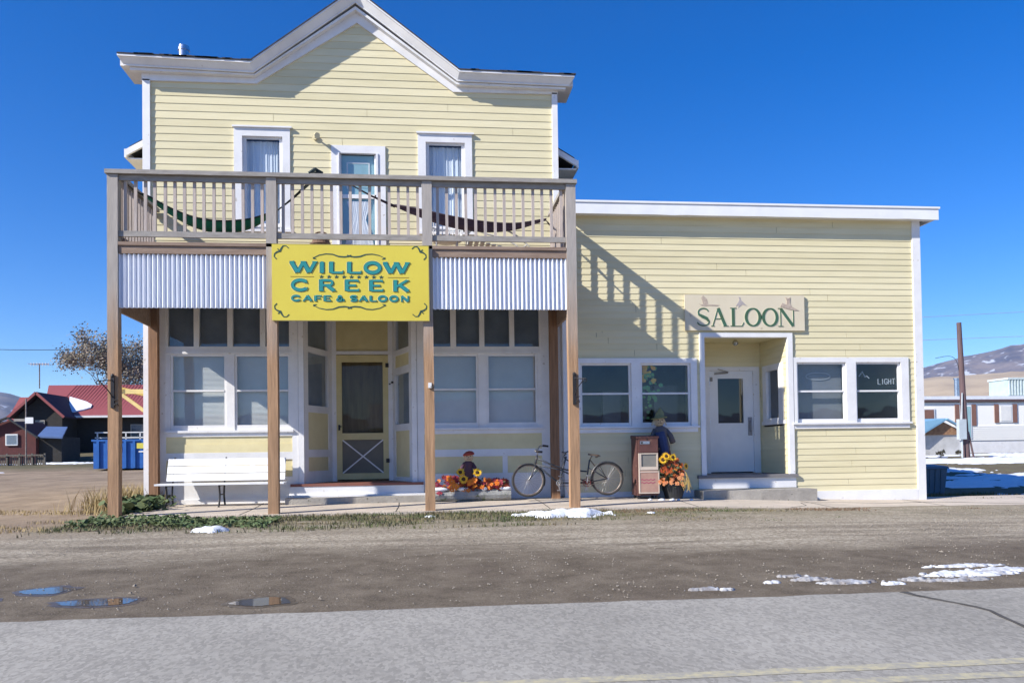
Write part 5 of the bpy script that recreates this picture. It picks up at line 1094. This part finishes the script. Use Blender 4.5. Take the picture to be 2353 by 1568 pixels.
tag(ls.build('lot_snow', 'snow', sm=True), 'thin snow streaks along the far edge of the dirt lot at left', 'snow', kind='stuff')
M['water'] = bpy.data.materials.new('puddle_water'); M['water'].use_nodes = True
_b = M['water'].node_tree.nodes['Principled BSDF']; _b.inputs['Base Color'].default_value = (.07, .055, .04, 1); _b.inputs['Roughness'].default_value = .03; _b.inputs['Specular IOR Level'].default_value = 1.0; _b.inputs['IOR'].default_value = 1.6
M['wetdirt'] = mat('wet_dirt', (.07, .053, .038), .4, (.12, .095, .07), 9, lo=.35, hi=.65, bump=.3, bs=30)
def puddle(cx, cy, rx, ry, seed, label):
    s = MB(); n_ = 48; z = gh(cx, cy)+.003; pts = []
    for i in range(n_):
        a = 2*math.pi*i/n_; q = 1+.35*noise.noise(Vector((math.cos(a)*1.5+seed, math.sin(a)*1.5, seed)))+.12*noise.noise(Vector((math.cos(a)*6+seed, math.sin(a)*6, seed)))
        pts.append((cx+rx*q*math.cos(a), cy+ry*q*math.sin(a), z))
    s.poly(pts); q = MB(); q.poly([(cx+(p[0]-cx)*1.22+.012*noise.noise(Vector((p[0]*30, p[1]*30, 0))), cy+(p[1]-cy)*1.5, z-.0017) for p in pts]); tag(q.build('wet_dirt', 'wetdirt'), 'dark wet dirt around a puddle', 'wet dirt', kind='structure')
    tag(s.build('puddle', 'water'), label, 'puddle', kind='structure')
puddle(-.88, 4.70, .16, .12, 1, 'small oval puddle mirroring the yellow wall')
puddle(-1.79, 4.86, .24, .10, 4, 'long thin puddle mirroring blue sky at left')
puddle(-2.27, 5.34, .14, .13, 6, 'slanting thin puddle farther back mirroring blue sky')
puddle(-2.46, 5.0, .06, .08, 8, 'small puddle cut by the left edge beside the road')
xh = thing('reflection_house', (4, -26, 0), 'added dark house with a snow covered roof, out of view, for the windows to reflect', 'house')  # unseen house added behind the camera to give the window panes a reflection
s = MB(); s.box(-3, 9, -32, -26, 0, 2.5); s.build('wall', 'redwood2', xh)
s = MB(); s.prism([(-25.6, 2.45), (-32.4, 2.45), (-29, 4.3)], lambda u, z, n: (-3.5+n, u, z), 0, 13); s.build('roof', 'snow', xh)
for x in (-1.5, 2.5, 6): s = MB(); s.box(x, x+1.1, -26.0, -25.96, 1.0, 2.0); s.build('window', 'white', xh)
# loose gravel
s = MB(); rs = random.Random(2)
for i in range(22000):
    y = 4.4+7.0*rs.random()**.9; x = rs.uniform(-.62*y-.4, .80*y+.6)
    if y > 9 and rs.random() < .3: continue
    if 7.2 > y and rs.random() < .8: continue
    r = rs.uniform(.003, .0085)*(1 if rs.random() < .985 else 1.9); z = gh(x, y)+r*.2+.006
    a = rs.uniform(0, 6.3); b0 = len(s.v)
    for k in range(4): s.v.append((x+r*math.cos(a+k*1.57)*rs.uniform(.7, 1.2), y+r*math.sin(a+k*1.57)*rs.uniform(.7, 1.2), z))
    s.v.append((x, y, z+r*.8)); s.f += [(b0+k, b0+(k+1) % 4, b0+4) for k in range(4)]
M['stone'] = mat('gravel_stone', (.31, .27, .215), .9, (.2, .17, .135), 9, lo=.4, hi=.6)
tag(s.build('gravel', 'stone'), 'loose pale gravel scattered over the dirt lot', 'gravel', kind='stuff')
# grass verge
def blades(n_, fn, hs, m, name, label, wd=.006, seed=1):
    s = MB(); r_ = random.Random(seed)
    for i in range(n_):
        q = fn(r_)
        if q is None: continue
        x, y = q[:2]; hm = q[2] if len(q) > 2 else 1; h = r_.uniform(*hs)*hm; a = r_.uniform(0, 6.3); l_ = h*r_.uniform(.1, .7); z = gh(x, y)-.003; w_ = wd*r_.uniform(.6, 1.3)
        dx, dy = math.cos(a), math.sin(a); px, py = -dy*w_, dx*w_; b0 = len(s.v)
        s.v += [(x-px, y-py, z), (x+px, y+py, z), (x+px*.7+dx*l_*.4, y+py*.7+dy*l_*.4, z+h*.6), (x-px*.7+dx*l_*.4, y-py*.7+dy*l_*.4, z+h*.6), (x+dx*l_, y+dy*l_, z+h)]
        s.f += [(b0, b0+1, b0+2, b0+3), (b0+3, b0+2, b0+4)]
    return tag(s.build(name, m), label, 'grass', kind='stuff')
M['grass'] = mat('verge_grass', (.085, .105, .04), .85, (.22, .175, .10), 1.3, lo=.42, hi=.62, detail=8); M['drygrass'] = mat('dry_grass', (.42, .32, .15), .9, (.26, .19, .09), 2)
M['weed'] = mat('weed_leaf', (.065, .11, .04), .7, (.13, .15, .06), 2.5, col3=(.18, .16, .07), s3=3, t3=.64)
def verge(r_):
    x = r_.uniform(-4.2, 5.0); y = 11.28-2.3*r_.random()**1.5; k = noise.noise(Vector((x*1.2, y*2.4, 1)))+.3-.12*max(0, x-1.2)-.32*max(0, 10.6-y)
    return (x, y, 1 if x < 2.5 else .6) if k+r_.uniform(-.25, .25) > 0 else None
blades(26000, verge, (.015, .055), 'grass', 'grass', 'short green and brown grass along the front edge of the sidewalk', .005, 3)
blades(5000, lambda r_: ((lambda x, y: (x, y) if noise.noise(Vector((x*.8, y*2, 7)))+.05*(5-x) > .05 else None)(r_.uniform(1.5, 9), r_.uniform(10.6, 11.2))), (.01, .03), mat('red_brown_stubble', (.2, .12, .07), .9, (.12, .08, .05), 2), 'grass', 'low red brown stubble along the sidewalk edge at right', .005, 4)
blades(5000, lambda r_: ((lambda x, y: (x, y) if noise.noise(Vector((x*.5, y*1.1, 3)))+.1 > 0 else None)(r_.uniform(-7.0, -4.1), r_.uniform(9.6, 13.5))), (.015, .05), 'drygrass', 'grass', 'sparse dry grass on the dirt left of the porch', .005, 5)
blades(1500, lambda r_: (r_.gauss(-4.5, .28), r_.gauss(13.6, .6), 1.), (.1, .42), 'drygrass', 'dry_grass', 'tall dry straw coloured grass at the left corner of the cafe', .006, 6)
blades(7000, lambda r_: ((lambda x, y: (x, y) if noise.noise(Vector((x*.9, y*1.5, 3)))+.05 > 0 else None)(r_.uniform(8.5, 15), r_.uniform(12.9, 15.5))), (.03, .09), 'grass', 'grass', 'green grass around the trash bin', .008, 7)
def weeds(n_, fn, r, label, seed, name='weeds'):
    s = MB(); r_ = random.Random(seed)
    for i in range(n_):
        x, y, h = fn(r_); c = Vector((x, y, gh(x, y)+r_.uniform(.01, h))); L = r_.uniform(*r); d = Vector((r_.gauss(0, 1), r_.gauss(0, 1), r_.gauss(.2, .5))).normalized(); t = d.cross(Vector((r_.gauss(0, .4), r_.gauss(-.3, .4), 1))).normalized()
        s.poly([c-d*L*.5, c-d*L*.2+t*L*.38, c+d*L*.25+t*L*.34, c+d*L*.5, c+d*L*.25-t*L*.34, c-d*L*.2-t*L*.38])
    return tag(s.build(name, 'weed'), label, 'plants', kind='stuff')
def wf1(r_):
    while True:
        x = r_.uniform(-4.1, -1.75); y = r_.uniform(9.55, 11.0)
        if noise.noise(Vector((x*1.5, y*2.5, 5)))+.35-.6*abs((y-10.4+.3*(x+3))/.75) + r_.uniform(-.2, .2) > 0: return x, y, .09 if x < -2.9 else .05
weeds(2300, wf1, (.025, .06), 'low green broadleaf weeds along the verge at the left post', 3)
weeds(420, lambda r_: (r_.gauss(-4.05, .17), r_.gauss(12.35, .35), .24), (.07, .15), 'bushy green leafy plant between the two left porch posts', 4)
weeds(60, lambda r_: (r_.uniform(.5, 1.5), r_.uniform(12.5, 12.62), .1), (.02, .05), 'small green sprigs at the foot of the log planter', 5)
s = MB(); r_ = random.Random(9)
for i in range(5): x = 3.45+.16*i+r_.uniform(-.05, .05); s.blob((x, 12.28, swz(x, 12.28)+.008), r_.uniform(.02, .05), .03, .018, 10, 6, .2, r_)
s.blob((2.3, 12.3, .07), .04, .03, .015, 10, 6, .2, r_); tag(s.build('snow_crumbs', 'snow'), 'small snow crumbs on the sidewalk by the newspaper box', 'snow', kind='stuff')
# ------------------------------------------------------------------ trees
def tree(name, base, H, crown_r, label, leafm, nleaf, lsize, seed, levels=5, trunk_r=.22, spread=.55, cat='tree', branch0=.25):
    r_ = random.Random(seed); t = thing(name, base, label, cat); tips = []; s = MB(); B = Vector(base)
    def grow(p, d, L, rad, lv):
        pts = [p]; rs_ = [rad]; q = p
        for i in range(4):
            d = (d+Vector((r_.gauss(0, .12), r_.gauss(0, .12), r_.gauss(.04, .08)))).normalized(); q = q+d*L/4; pts.append(q); rs_.append(rad*(1-.11*(i+1)))
        s.tube(pts, rs_, 7 if lv < 2 else 4)
        if lv >= levels-2: tips.extend(pts[2:])
        if lv >= levels: return
        for k in range(3 if lv < 3 else 2+(r_.random() < .5)):
            a = r_.uniform(0, 6.28); x = d.orthogonal().normalized(); y = d.cross(x); nd = (d+(x*math.cos(a)+y*math.sin(a))*r_.uniform(spread*.7, spread*1.5)).normalized()
            grow(pts[-1] if k else pts[-1], nd, L*r_.uniform(.62, .82), rs_[-1]*r_.uniform(.6, .75), lv+1)
    grow(B, Vector((0, 0, 1)), H*branch0, trunk_r, 0)
    s.build('trunk', 'bark', t); s = MB()
    for i in range(nleaf):
        p = r_.choice(tips)+Vector((r_.gauss(0, 1), r_.gauss(0, 1), r_.gauss(0, 1)))*crown_r*.05
        d = Vector((r_.gauss(0, 1), r_.gauss(0, 1), r_.gauss(0, 1))).normalized(); x = d.orthogonal().normalized(); L = r_.uniform(.6, 1.3)*lsize
        y = d.cross(x); s.poly([p-x*L*.5, p-y*L*.3, p+x*L*.5, p+y*L*.3])
    s.build('crown', leafm, t); return t
M['bark'] = mat('grey_bark', (.38, .33, .29), .95, (.24, .2, .18), 8)
M['tleaf'] = mat('withered_leaf', (.34, .27, .21), .8, (.2, .18, .13), 1.2, lo=.4, hi=.6)
tree('autumn_tree', (-22.4, 60, 1.5), 12.6, 5.5, 'big half bare autumn tree with brown leaves beyond the red roof', 'tleaf', 17000, .16, 4, 6, .28, .8, branch0=.2)
tree('bare_tree', (-18.2, 63, 1.5), 9.2, 4, 'bare grey tree behind the left porch post', 'tleaf', 2500, .13, 8, 6, .22, .45)
M['conifer'] = mat('dark_brush', (.07, .06, .045), .9, (.045, .05, .035), 2)
for i, (x, y, h) in enumerate(((-25.6, 52, 2.4), (-24.6, 49, 1.6), (-27, 56, 3.0))):
    tree('brushy_tree', (x, y, gh(x, y)), h, 1.4, ('dark bare brushy tree beside the small red roof', 'low dark brush at the left edge', 'dark brushy tree at the far left behind the log house')[i], 'conifer', 1200, .12, 20+i, 4, .08, .8)
tree('bare_shrub', (19.9, 30.5, .42), 2.2, .6, 'bare twiggy shrub in front of the trailer home beside the pole', 'drygrass', 150, .05, 31, 5, .03, .7, 'shrub', .2)
tree('bare_shrub', (18.3, 27.5, .4), .8, .4, 'low dark twiggy shrub at the foot of the blue roofed shed', 'conifer', 300, .05, 33, 4, .02, .9, 'shrub', .15)
tree('bare_shrub', (19.6, 28.3, .42), .6, .4, 'low tangled brush beside the foot of the utility pole', 'conifer', 300, .05, 37, 4, .02, .9, 'shrub', .15)
# ------------------------------------------------------------------ left background: log house, shed, dumpster
M['redroof'] = mat('red_metal_roof', (.30, .08, .08), .5, (.27, .075, .068), 2, (6, 1, 1)); M['log'] = mat('dark_log_wall', (.05, .045, .04), .9, (.03, .028, .026), 3, (1, 1, 8)); M['redwood'] = mat('dark_red_board', (.13, .04, .035), .85, (.08, .03, .03), 3, (6, 1, 1))
def ribs(s, T, u0, u1, z0, z1, n_, nn, w_=.03):
    for i in range(n_+1): u = lerp(u0, u1, i/n_); s.ribbon(T, [(u, z0), (u, z1)], w_, nn, nn+.03)
lh = thing('log_house', (-17, 52, 1.2), 'dark log house with a long red metal roof at left', 'house')
s = MB(); s.box(-20.6, -12, 50.6, 57, 1.0, 3.4); s.box(-22.3, -19.9, 48.6, 56, .9, 3.2); s.prism([(-22.3, 3.2), (-19.9, 3.2), (-21.1, 4.3)], front(48.6), 0, -4); s.build('wall', 'log', lh)
s = MB(); rp = lambda x0, x1, y0, z0, y1, z1: s.hexa([(x0, y0, z0-.1), (x1, y0, z0-.1), (x1, y1, z1-.1), (x0, y1, z1-.1), (x0, y0, z0), (x1, y0, z0), (x1, y1, z1), (x0, y1, z1)])
s.hexa([(-21.5, 49.9, 3.2), (-12, 49.9, 3.2), (-12, 54, 5.3), (-22.9, 54, 5.3), (-21.5, 49.9, 3.3), (-12, 49.9, 3.3), (-12, 54, 5.4), (-22.9, 54, 5.4)])
s.hexa([(-22.9, 54, 5.3), (-12, 54, 5.3), (-12, 58, 3.3), (-22.9, 58, 3.3), (-22.9, 54, 5.4), (-12, 54, 5.4), (-12, 58, 3.4), (-22.9, 58, 3.4)])
for i in range(46): x = -21.2+i*.2; s.bar((x, 49.95, 3.31), (x-.0, 53.95, 5.405), .02, .02)
rr1 = s.build('roof', 'redroof', lh)
s = MB(); s.box(-21.5, -12, 49.86, 49.9, 3.18, 3.3); s.build('gutter', 'white', rr1)
s = MB()
for sg in (-1, 1):
    ex = -21.1+sg*1.45
    s.hexa([(ex, 48.2, 3.1), (-21.1, 48.2, 4.42), (-21.1, 53.2, 4.42), (ex, 53.2, 3.1), (ex, 48.2, 3.2), (-21.1, 48.2, 4.55), (-21.1, 53.2, 4.55), (ex, 53.2, 3.2)])
s.build('gable_roof', mat('old_dark_shingles', (.075, .045, .06), .9, (.05, .03, .045), 3), lh)
s = MB()
for sg in (-1, 1): ex = -21.1+sg*1.48; s.bar((ex, 48.15, 3.13), (-21.1, 48.15, 4.5), .05, .14)
s.build('gable_trim', 'redroof', lh)
s = MB(); s.prism([(-20.95+.0, 52.2), (-20.3, 51.85), (-19.7, 51.5), (-19.25, 51.1), (-19.2, 50.75), (-19.5, 50.5), (-20.15, 50.15)], lambda u, z, n: (u, z, 3.3+(z-49.9)*.512+n), .02, .09); s.build('roof_snow', 'snow', lh)
for x, z0, w_, h_ in ((-21.3, 2.2, .5, .8), (-18.0, 1.6, .55, 1.3), (-16.9, 2.0, .7, .8)):
    y = 48.58 if x < -19.6 else 50.58
    s = MB(); s.box(x, x+w_, y-.04, y, z0, z0+h_); wn = s.build('window', 'rail', lh); s = MB(); s.box(x+.06, x+w_-.06, y-.06, y-.045, z0+.06, z0+h_-.06); s.build('pane', 'glassd', wn)
s = MB(); 
for z in (2.3, 2.0): s.box(-18.5, -12.0, 49.5, 49.56, z-.03, z+.03)
for i in range(9): x = -18.4+i*.78; s.box(x, x+.06, 49.5, 49.56, 1.25, 2.3)
s.box(-18.5, -12, 49.4, 50.6, 1.2, 1.3); s.build('porch_railing', 'white', lh)
s = MB(); s.box(-18.6, -12, 49.45, 50.55, .9, 1.19); s.build('porch_base', mat('stone_base', (.22, .2, .17), .95, (.12, .11, .09), 4), lh)
bh = thing('red_roofed_house', (-24.5, 60, 1.4), 'small house with a red roof at the far left behind the log house', 'house')
s = MB(); s.box(-27.5, -23.6, 60, 63, 1.3, 3.6); s.build('wall', 'log', bh); s = MB(); s.prism([(59.6, 3.5), (63.4, 3.5), (61.5, 5.2)], lambda u, z, n: (-28+n, u, z), 0, 4.8); s.build('roof', 'redroof', bh)
rsd = thing('red_shed', (-18.8, 42, .6), 'small dark red shed with a blue lean-to roof at left', 'shed')
s = MB(); s.prism([(-21.8, .5), (-18.4, .5), (-18.4, 1.85), (-19.6, 2.72), (-21.8, 1.9)], front(42), 0, -3.5); s.build('wall', 'redwood', rsd)
s = MB(); s.bar((-18.2, 41.8, 1.85), (-19.6, 41.8, 2.82), .2, .08); s.bar((-19.6, 41.8, 2.82), (-22, 41.8, 1.9), .2, .08); s.build('roof', 'shingle', rsd)
s = MB(); s.box(-18.39, -17.35, 42.3, 44.5, .4, 1.9); s.build('lean_to', 'log', rsd)
s = MB(); s.hexa([(-18.3, 41.9, 1.86), (-17.15, 41.9, 1.80), (-17.6, 43.6, 2.35), (-18.6, 43.6, 2.38), (-18.3, 41.9, 1.94), (-17.15, 41.9, 1.88), (-17.6, 43.6, 2.43), (-18.6, 43.6, 2.46)]); s.build('lean_to_roof', mat('blue_metal_roof', (.11, .17, .32), .45, (.09, .14, .27), 2), rsd)
s = MB(); s.box(-19.75, -19.2, 41.93, 41.99, 1.5, 2.05); wn = s.build('window', 'blind', rsd); s = MB(); s.box(-19.7, -19.25, 41.91, 41.925, 1.56, 1.99); s.build('pane', 'glassd', wn)
M['greywood'] = mat('grey_fence_wood', (.17, .15, .125), .9, (.1, .09, .075), 4, (3, 3, .5))
fn_ = thing('board_fence', (-19, 40.5, .5), 'low grey board fence in front of the red shed', 'fence')
for i in range(9): s = MB(); x = -21.8+i*.55; s.box(x, x+.07, 40.5, 40.57, .4, 1.1); s.build('post', 'greywood', fn_)
s = MB()
for i in range(44): x = -21.8+i*.1; s.box(x, x+.07, 40.58, 40.6, .45, .98+.05*math.sin(i*3.)); 
s.box(-21.8, -17.4, 40.46, 40.5, .98, 1.05); s.build('boards', 'greywood', fn_)
sp_ = thing('sign_pole', (-18.3, 40, .6), 'thin pole with a small white sign in front of the log house', 'sign post')
s = MB(); s.tube([(-17.95, 40, .6), (-17.95, 40, 3.6)], .03, 6); s.build('pole', 'rim', sp_); s = MB(); s.box(-18.45, -17.6, 39.93, 39.97, 2.56, 2.68); s.build('board', 'rail', sp_); s = MB(); s.box(-17.95, -17.6, 39.91, 39.925, 2.46, 2.74); s.build('plate', 'white2', sp_)
an = thing('tv_antenna', (-20.9, 53.5, 5.3), 'thin rooftop television antenna on the red roof', 'antenna')
s = MB(); s.tube([(-23.4, 53.9, 5.2), (-23.4, 53.9, 6.75)], .035, 6); s.build('mast', 'rim', an); s = MB(); s.tube([(-23.95, 53.9, 6.7), (-22.85, 53.9, 6.7)], .03, 5)
for i in range(7): x = -23.9+i*.17; s.tube([(x, 53.5, 6.7), (x, 54.3, 6.7)], .02, 4); s.tube([(x, 53.9, 6.6), (x, 53.9, 6.8)], .02, 4)
s.build('elements', 'white2', an)
M['blue'] = mat('dumpster_blue', (.025, .13, .42), .5, (.02, .1, .33), 3, col3=(.12, .12, .14), s3=9, t3=.7)
db = thing('dumpster', (-12.1, 35, .33), 'blue steel dumpster with ribs and yellow stickers on the dirt lot', 'dumpster')
s = MB(); s.box(-13.14, -10.6, 35, 36.4, .4, 1.52); s.build('body', 'blue', db)
s = MB(); s.box(-13.2, -10.5, 34.95, 36.45, 1.5, 1.58); s.build('rim', 'blue', db)
for x in (-12.95, -12.6, -12.25, -11.9, -11.55, -11.2, -10.85): s = MB(); s.box(x-.05, x+.05, 34.93, 35.0, .42, 1.5); s.build('rib', 'blue', db)
M['stick'] = mat('yellow_sticker', (.7, .62, .1), .6)
for x in (-12.35, -11.3): s = MB(); s.box(x-.13, x+.13, 34.9, 34.925, 1.2, 1.42); s.build('sticker', 'stick', db)
s = MB(); s.box(-11.36, -11.14, 34.9, 34.925, 1.05, 1.1); s.build('label', 'white2', db)
wr = thing('overhead_wire', (-30, 58, 8.6), 'thin dark overhead wire crossing the sky at far left', 'wire')
s = MB(); s.tube(curve3([(-34, 58, 8.35), (-26, 58, 8.1), (-18, 58, 8.3), (-8, 58, 9.)]), .02, 5); s.build('cable', 'black', wr)
pl2 = thing('leaning_planks', (-10.2, 34, .3), 'thin weathered planks leaning beside the blue dumpster', 'planks')
for i, (a, b_) in enumerate((((-10.9, 1.3), (-10.1, -.0)), ((-10.6, 1.55), (-10.2, .3)), ((-10.75, 1.2), (-10.65, .3)))): s = MB(); s.bar((a[0], 34.6, a[1]), (b_[0], 34.2, b_[1]+.3), .07, .03); s.build('plank', 'greywood', pl2)
# ------------------------------------------------------------------ right background: trailer home, shed, pole
M['cream2'] = mat('cream_siding', (.93, .91, .85), .6, (.9, .88, .82), 1, (.3, 1, 6)); M['brown'] = mat('brown_shutter', (.25, .13, .1), .7)
th = thing('trailer_home', (30, 40, .45), 'long cream mobile home with brown shutters behind the utility pole', 'house')
TT = lambda u, z, n: (25+u, 40-n+u*.02, z)
s = MB(); z = 1.1; s.tbox(TT, 0, 12, -4, 0, 1.1, 3.1)
for i in range(8): s.tbox(TT, 0, 12, 0, .02, 1.12+i*.1, 1.19+i*.1)
s.build('wall', 'cream2', th)
s = MB(); s.tbox(TT, 0, 12, -3.9, -.02, .3, 1.09); s.build('skirting', 'white', th)
s = MB(); s.tbox(TT, -.1, 12.1, -4.1, .12, 3.12, 3.24); s.build('roof', mat('brown_roof_edge', (.12, .08, .08), .8), th); s = MB(); s.tbox(TT, -.05, 12.05, -4.05, .07, 3.245, 3.42); s.build('roof_snow', 'snow', th)
for u0, w_, z0, h_, sh_, m in ((4.98, .75, 2.05, .9, 1, 'glass'), (.6, .75, 2.0, .8, 0, 'brown'), (2.75, .65, 1.2, 1.75, 1, 'teal')):
    s = MB(); s.tbox(TT, u0, u0+w_, .0, .05, z0, z0+h_); wn = s.build('window' if m != 'teal' else 'door', 'white2', th); s = MB(); s.tbox(TT, u0+.07, u0+w_-.07, .055, .065, z0+.07, z0+h_-.07); s.build('pane' if m != 'teal' else 'leaf', m if m != 'glass' else 'blind', wn)
    if sh_:
        for q in (u0-.27, u0+w_+.03): s = MB(); s.tbox(TT, q, q+.24, .02, .05, max(z0, 1.9)-.02, z0+h_+.04); s.build('shutter', 'brown', th)
s = MB(); s.tube([(28.3, 41, 3.3), (28.3, 41, 4.35)], .13, 10); s.tube([(28.3, 41, 4.36), (28.3, 41, 4.44)], .17, 10); s.build('stove_pipe', 'steel', th)
s = MB(); s.box(31.6, 33, 41.5, 43, 3.45, 4.45); cl = s.build('cooler', mat('cooler_green_grey', (.42, .5, .48), .6), th); s = MB()
for i in range(8): x = 31.62+i*.17; s.box(x, x+.07, 41.44, 41.5, 3.55, 4.38)
s.box(31.55, 33.05, 41.42, 43.05, 4.4, 4.5); s.build('louvre', mat('cooler_slat', (.55, .62, .6), .6), cl)
rs2 = thing('blue_roofed_shed', (19.3, 30, .5), 'low grey shed with a pale blue gable roof beside the pole', 'shed')
s = MB(); s.box(16, 20.9, 30.2, 33, .35, 1.3); s.build('wall', mat('pale_block_wall', (.5, .49, .47), .9, (.4, .39, .37), 3), rs2)
s = MB(); s.prism([(19.0, 1.27), (20.8, 1.27), (20.95, 1.42), (20.2, 1.78)], front(30.15), 0, -.1); s.build('gable', mat('orange_shingle_gable', (.33, .19, .1), .9, (.2, .1, .06), 8), rs2)
s = MB(); s.hexa([(15.8, 30.0, 1.28), (19.0, 29.9, 1.18), (20.25, 30.0, 1.84), (16.5, 32, 1.84), (15.8, 30.0, 1.34), (19.0, 29.9, 1.25), (20.25, 30.0, 1.91), (16.5, 32, 1.91)]); s.bar((20.2, 29.95, 1.88), (21.0, 29.95, 1.45), .15, .06); s.build('roof', mat('pale_blue_roof', (.2, .38, .52), .5, (.17, .32, .45), 2), rs2)
up = thing('utility_pole', (18.22, 26, .4), 'tall reddish brown wooden utility pole in the snowy yard', 'utility pole')
M['pole'] = mat('creosote_pole', (.15, .095, .095), .85, (.1, .07, .07), 4, (3, 3, .4))
s = MB(); s.tube([(18.24, 26, .3), (18.15, 26, 2.6), (18.08, 26, 4.98)], [.11, .095, .075], 12); s.build('pole', 'pole', up)
s = MB(); s.box(17.86, 18.12, 25.8, 25.95, 1.05, 1.72); s.tube([(17.99, 25.87, 1.05), (17.99, 25.87, .4)], .03, 6); s.tube([(18.0, 25.87, 1.72), (18.06, 25.9, 2.6)], .02, 6); s.build('meter_box', mat('pale_grey_box', (.5, .55, .56), .5), up)
s = MB(); s.tube([(18.5, 26, .4), (18.32, 26, 1.3)], .025, 6); s.tube([(18.42, 25.9, .4), (18.3, 25.9, 1.0)], .03, 6); s.build('conduit', 'pole', up)
s = MB(); s.tube(curve3([(18.05, 26, 3.3), (17.95, 26, 3.7), (17.7, 26, 3.85), (17.2, 26, 3.78)]), .008, 5); s.build('service_wire', 'black', up)
ow = thing('overhead_wire', (30, 45, 8), 'faint thin power line across the sky at right', 'wire')
s = MB(); s.tube([(15, 45, 7.6), (45, 45, 9.2)], .012, 5); s.tube([(15, 45, 6.5), (45, 45, 7.6)], .012, 5); s.build('cable', 'rail', ow)
# ------------------------------------------------------------------ hills and mountains: one ring of terrain
def az(x, y): return math.degrees(math.atan2(x, y))
prof_l = [(-180, 150), (-120, 130), (-60, 120), (-40, 170), (-27.5, 205), (-25.6, 228), (-24.8, 221), (-24.2, 209), (-23.7, 196), (-22, 150), (-10, 120), (10, 140), (30, 240), (32.8, 278), (33.8, 292), (34.7, 308), (35.8, 315), (36.3, 315), (37.0, 323), (38.2, 330), (42, 335), (50, 260), (70, 180), (120, 120), (180, 150)]
def ring_hill(name, r0, r1, r2, hfun, m, label, a0=-180, a1=180, na=720, nr=16):
    s = MB()
    for j in range(nr+1):
        t = j/nr; r = lerp(r0, r1, t/.62) if t < .62 else lerp(r1, r2, (t-.62)/.38); sh = smooth(0, .62, t)**1.5 if t < .62 else 1-smooth(.62, 1, t)*.9
        for i in range(na+1):
            a = lerp(a0, a1, i/na); x, y = r*math.sin(R(a)), r*math.cos(R(a)); base = hfun(a)*(.78 if name == 'mountains' else 1.0)
            n_ = noise.fractal(Vector((x/r1*9, y/r1*9, 1)), 1., 2.1, 5)
            s.v.append((x, y, -3+sh*(base+3)+base*.14*n_*math.sin(math.pi*min(1, t/.62)) + base*.02*noise.noise(Vector((a*3, 0, 0)))*sh))
    w_ = na+1; s.f = [(j*w_+i, j*w_+i+1, (j+1)*w_+i+1, (j+1)*w_+i) for j in range(nr) for i in range(na)]
    return tag(s.build(name, m, sm=True), label, 'hills', kind='structure')
px_, py_ = [p[0] for p in prof_l], [p[1] for p in prof_l]
M['mount'] = mat('mountain_rock_scrub', (.20, .175, .185), .95, (.085, .09, .13), .012, (1, 1, .6), .38, .62, col3=(.42, .45, .52), s3=.03, t3=.62, detail=12, bump=.8, bs=.02)
M['tanhill'] = mat('tan_hill_grass', (.46, .37, .26), .95, (.34, .27, .2), .02, (1, 1, 1), .35, .65, detail=8)
ring_hill('mountains', 1500, 2500, 3400, lambda a: interp(px_, py_, a), 'mount', 'bluish rocky mountain range with streaks of snow')
ring_hill('foothills', 350, 900, 1500, lambda a: (14+(54 if 25 < a < 60 else 12)*smooth(20, 34, abs(a))), 'tanhill', 'low tan grassy hills behind the trailer home', nr=10)
hz = MB(); hz.box(-3700, 3700, -3700, 3700, -9, 420); ho = hz.build('haze', 'snow')
hm = bpy.data.materials.new('thin_mountain_air'); hm.use_nodes = True; hn = hm.node_tree.nodes; hn.remove(hn['Principled BSDF'])
pv = hn.new('ShaderNodeVolumePrincipled'); pv.inputs['Color'].default_value = (.5, .72, 1, 1); pv.inputs['Density'].default_value = .00007; pv.inputs['Anisotropy'].default_value = .3
hm.node_tree.links.new(pv.outputs[0], hn['Material Output'].inputs['Volume']); ho.data.materials[0] = hm; tag(ho, 'thin bluish haze in front of the mountains', 'haze', kind='stuff')
# ------------------------------------------------------------------ scale everything from porch units to metres
done = set()
for o in list(bpy.data.objects):
    if o.name == 'camera': continue
    o.location = o.location*SC
    if o.type == 'MESH' and o.data.name not in done:
        done.add(o.data.name); o.data.transform(Matrix.Scale(SC, 4))
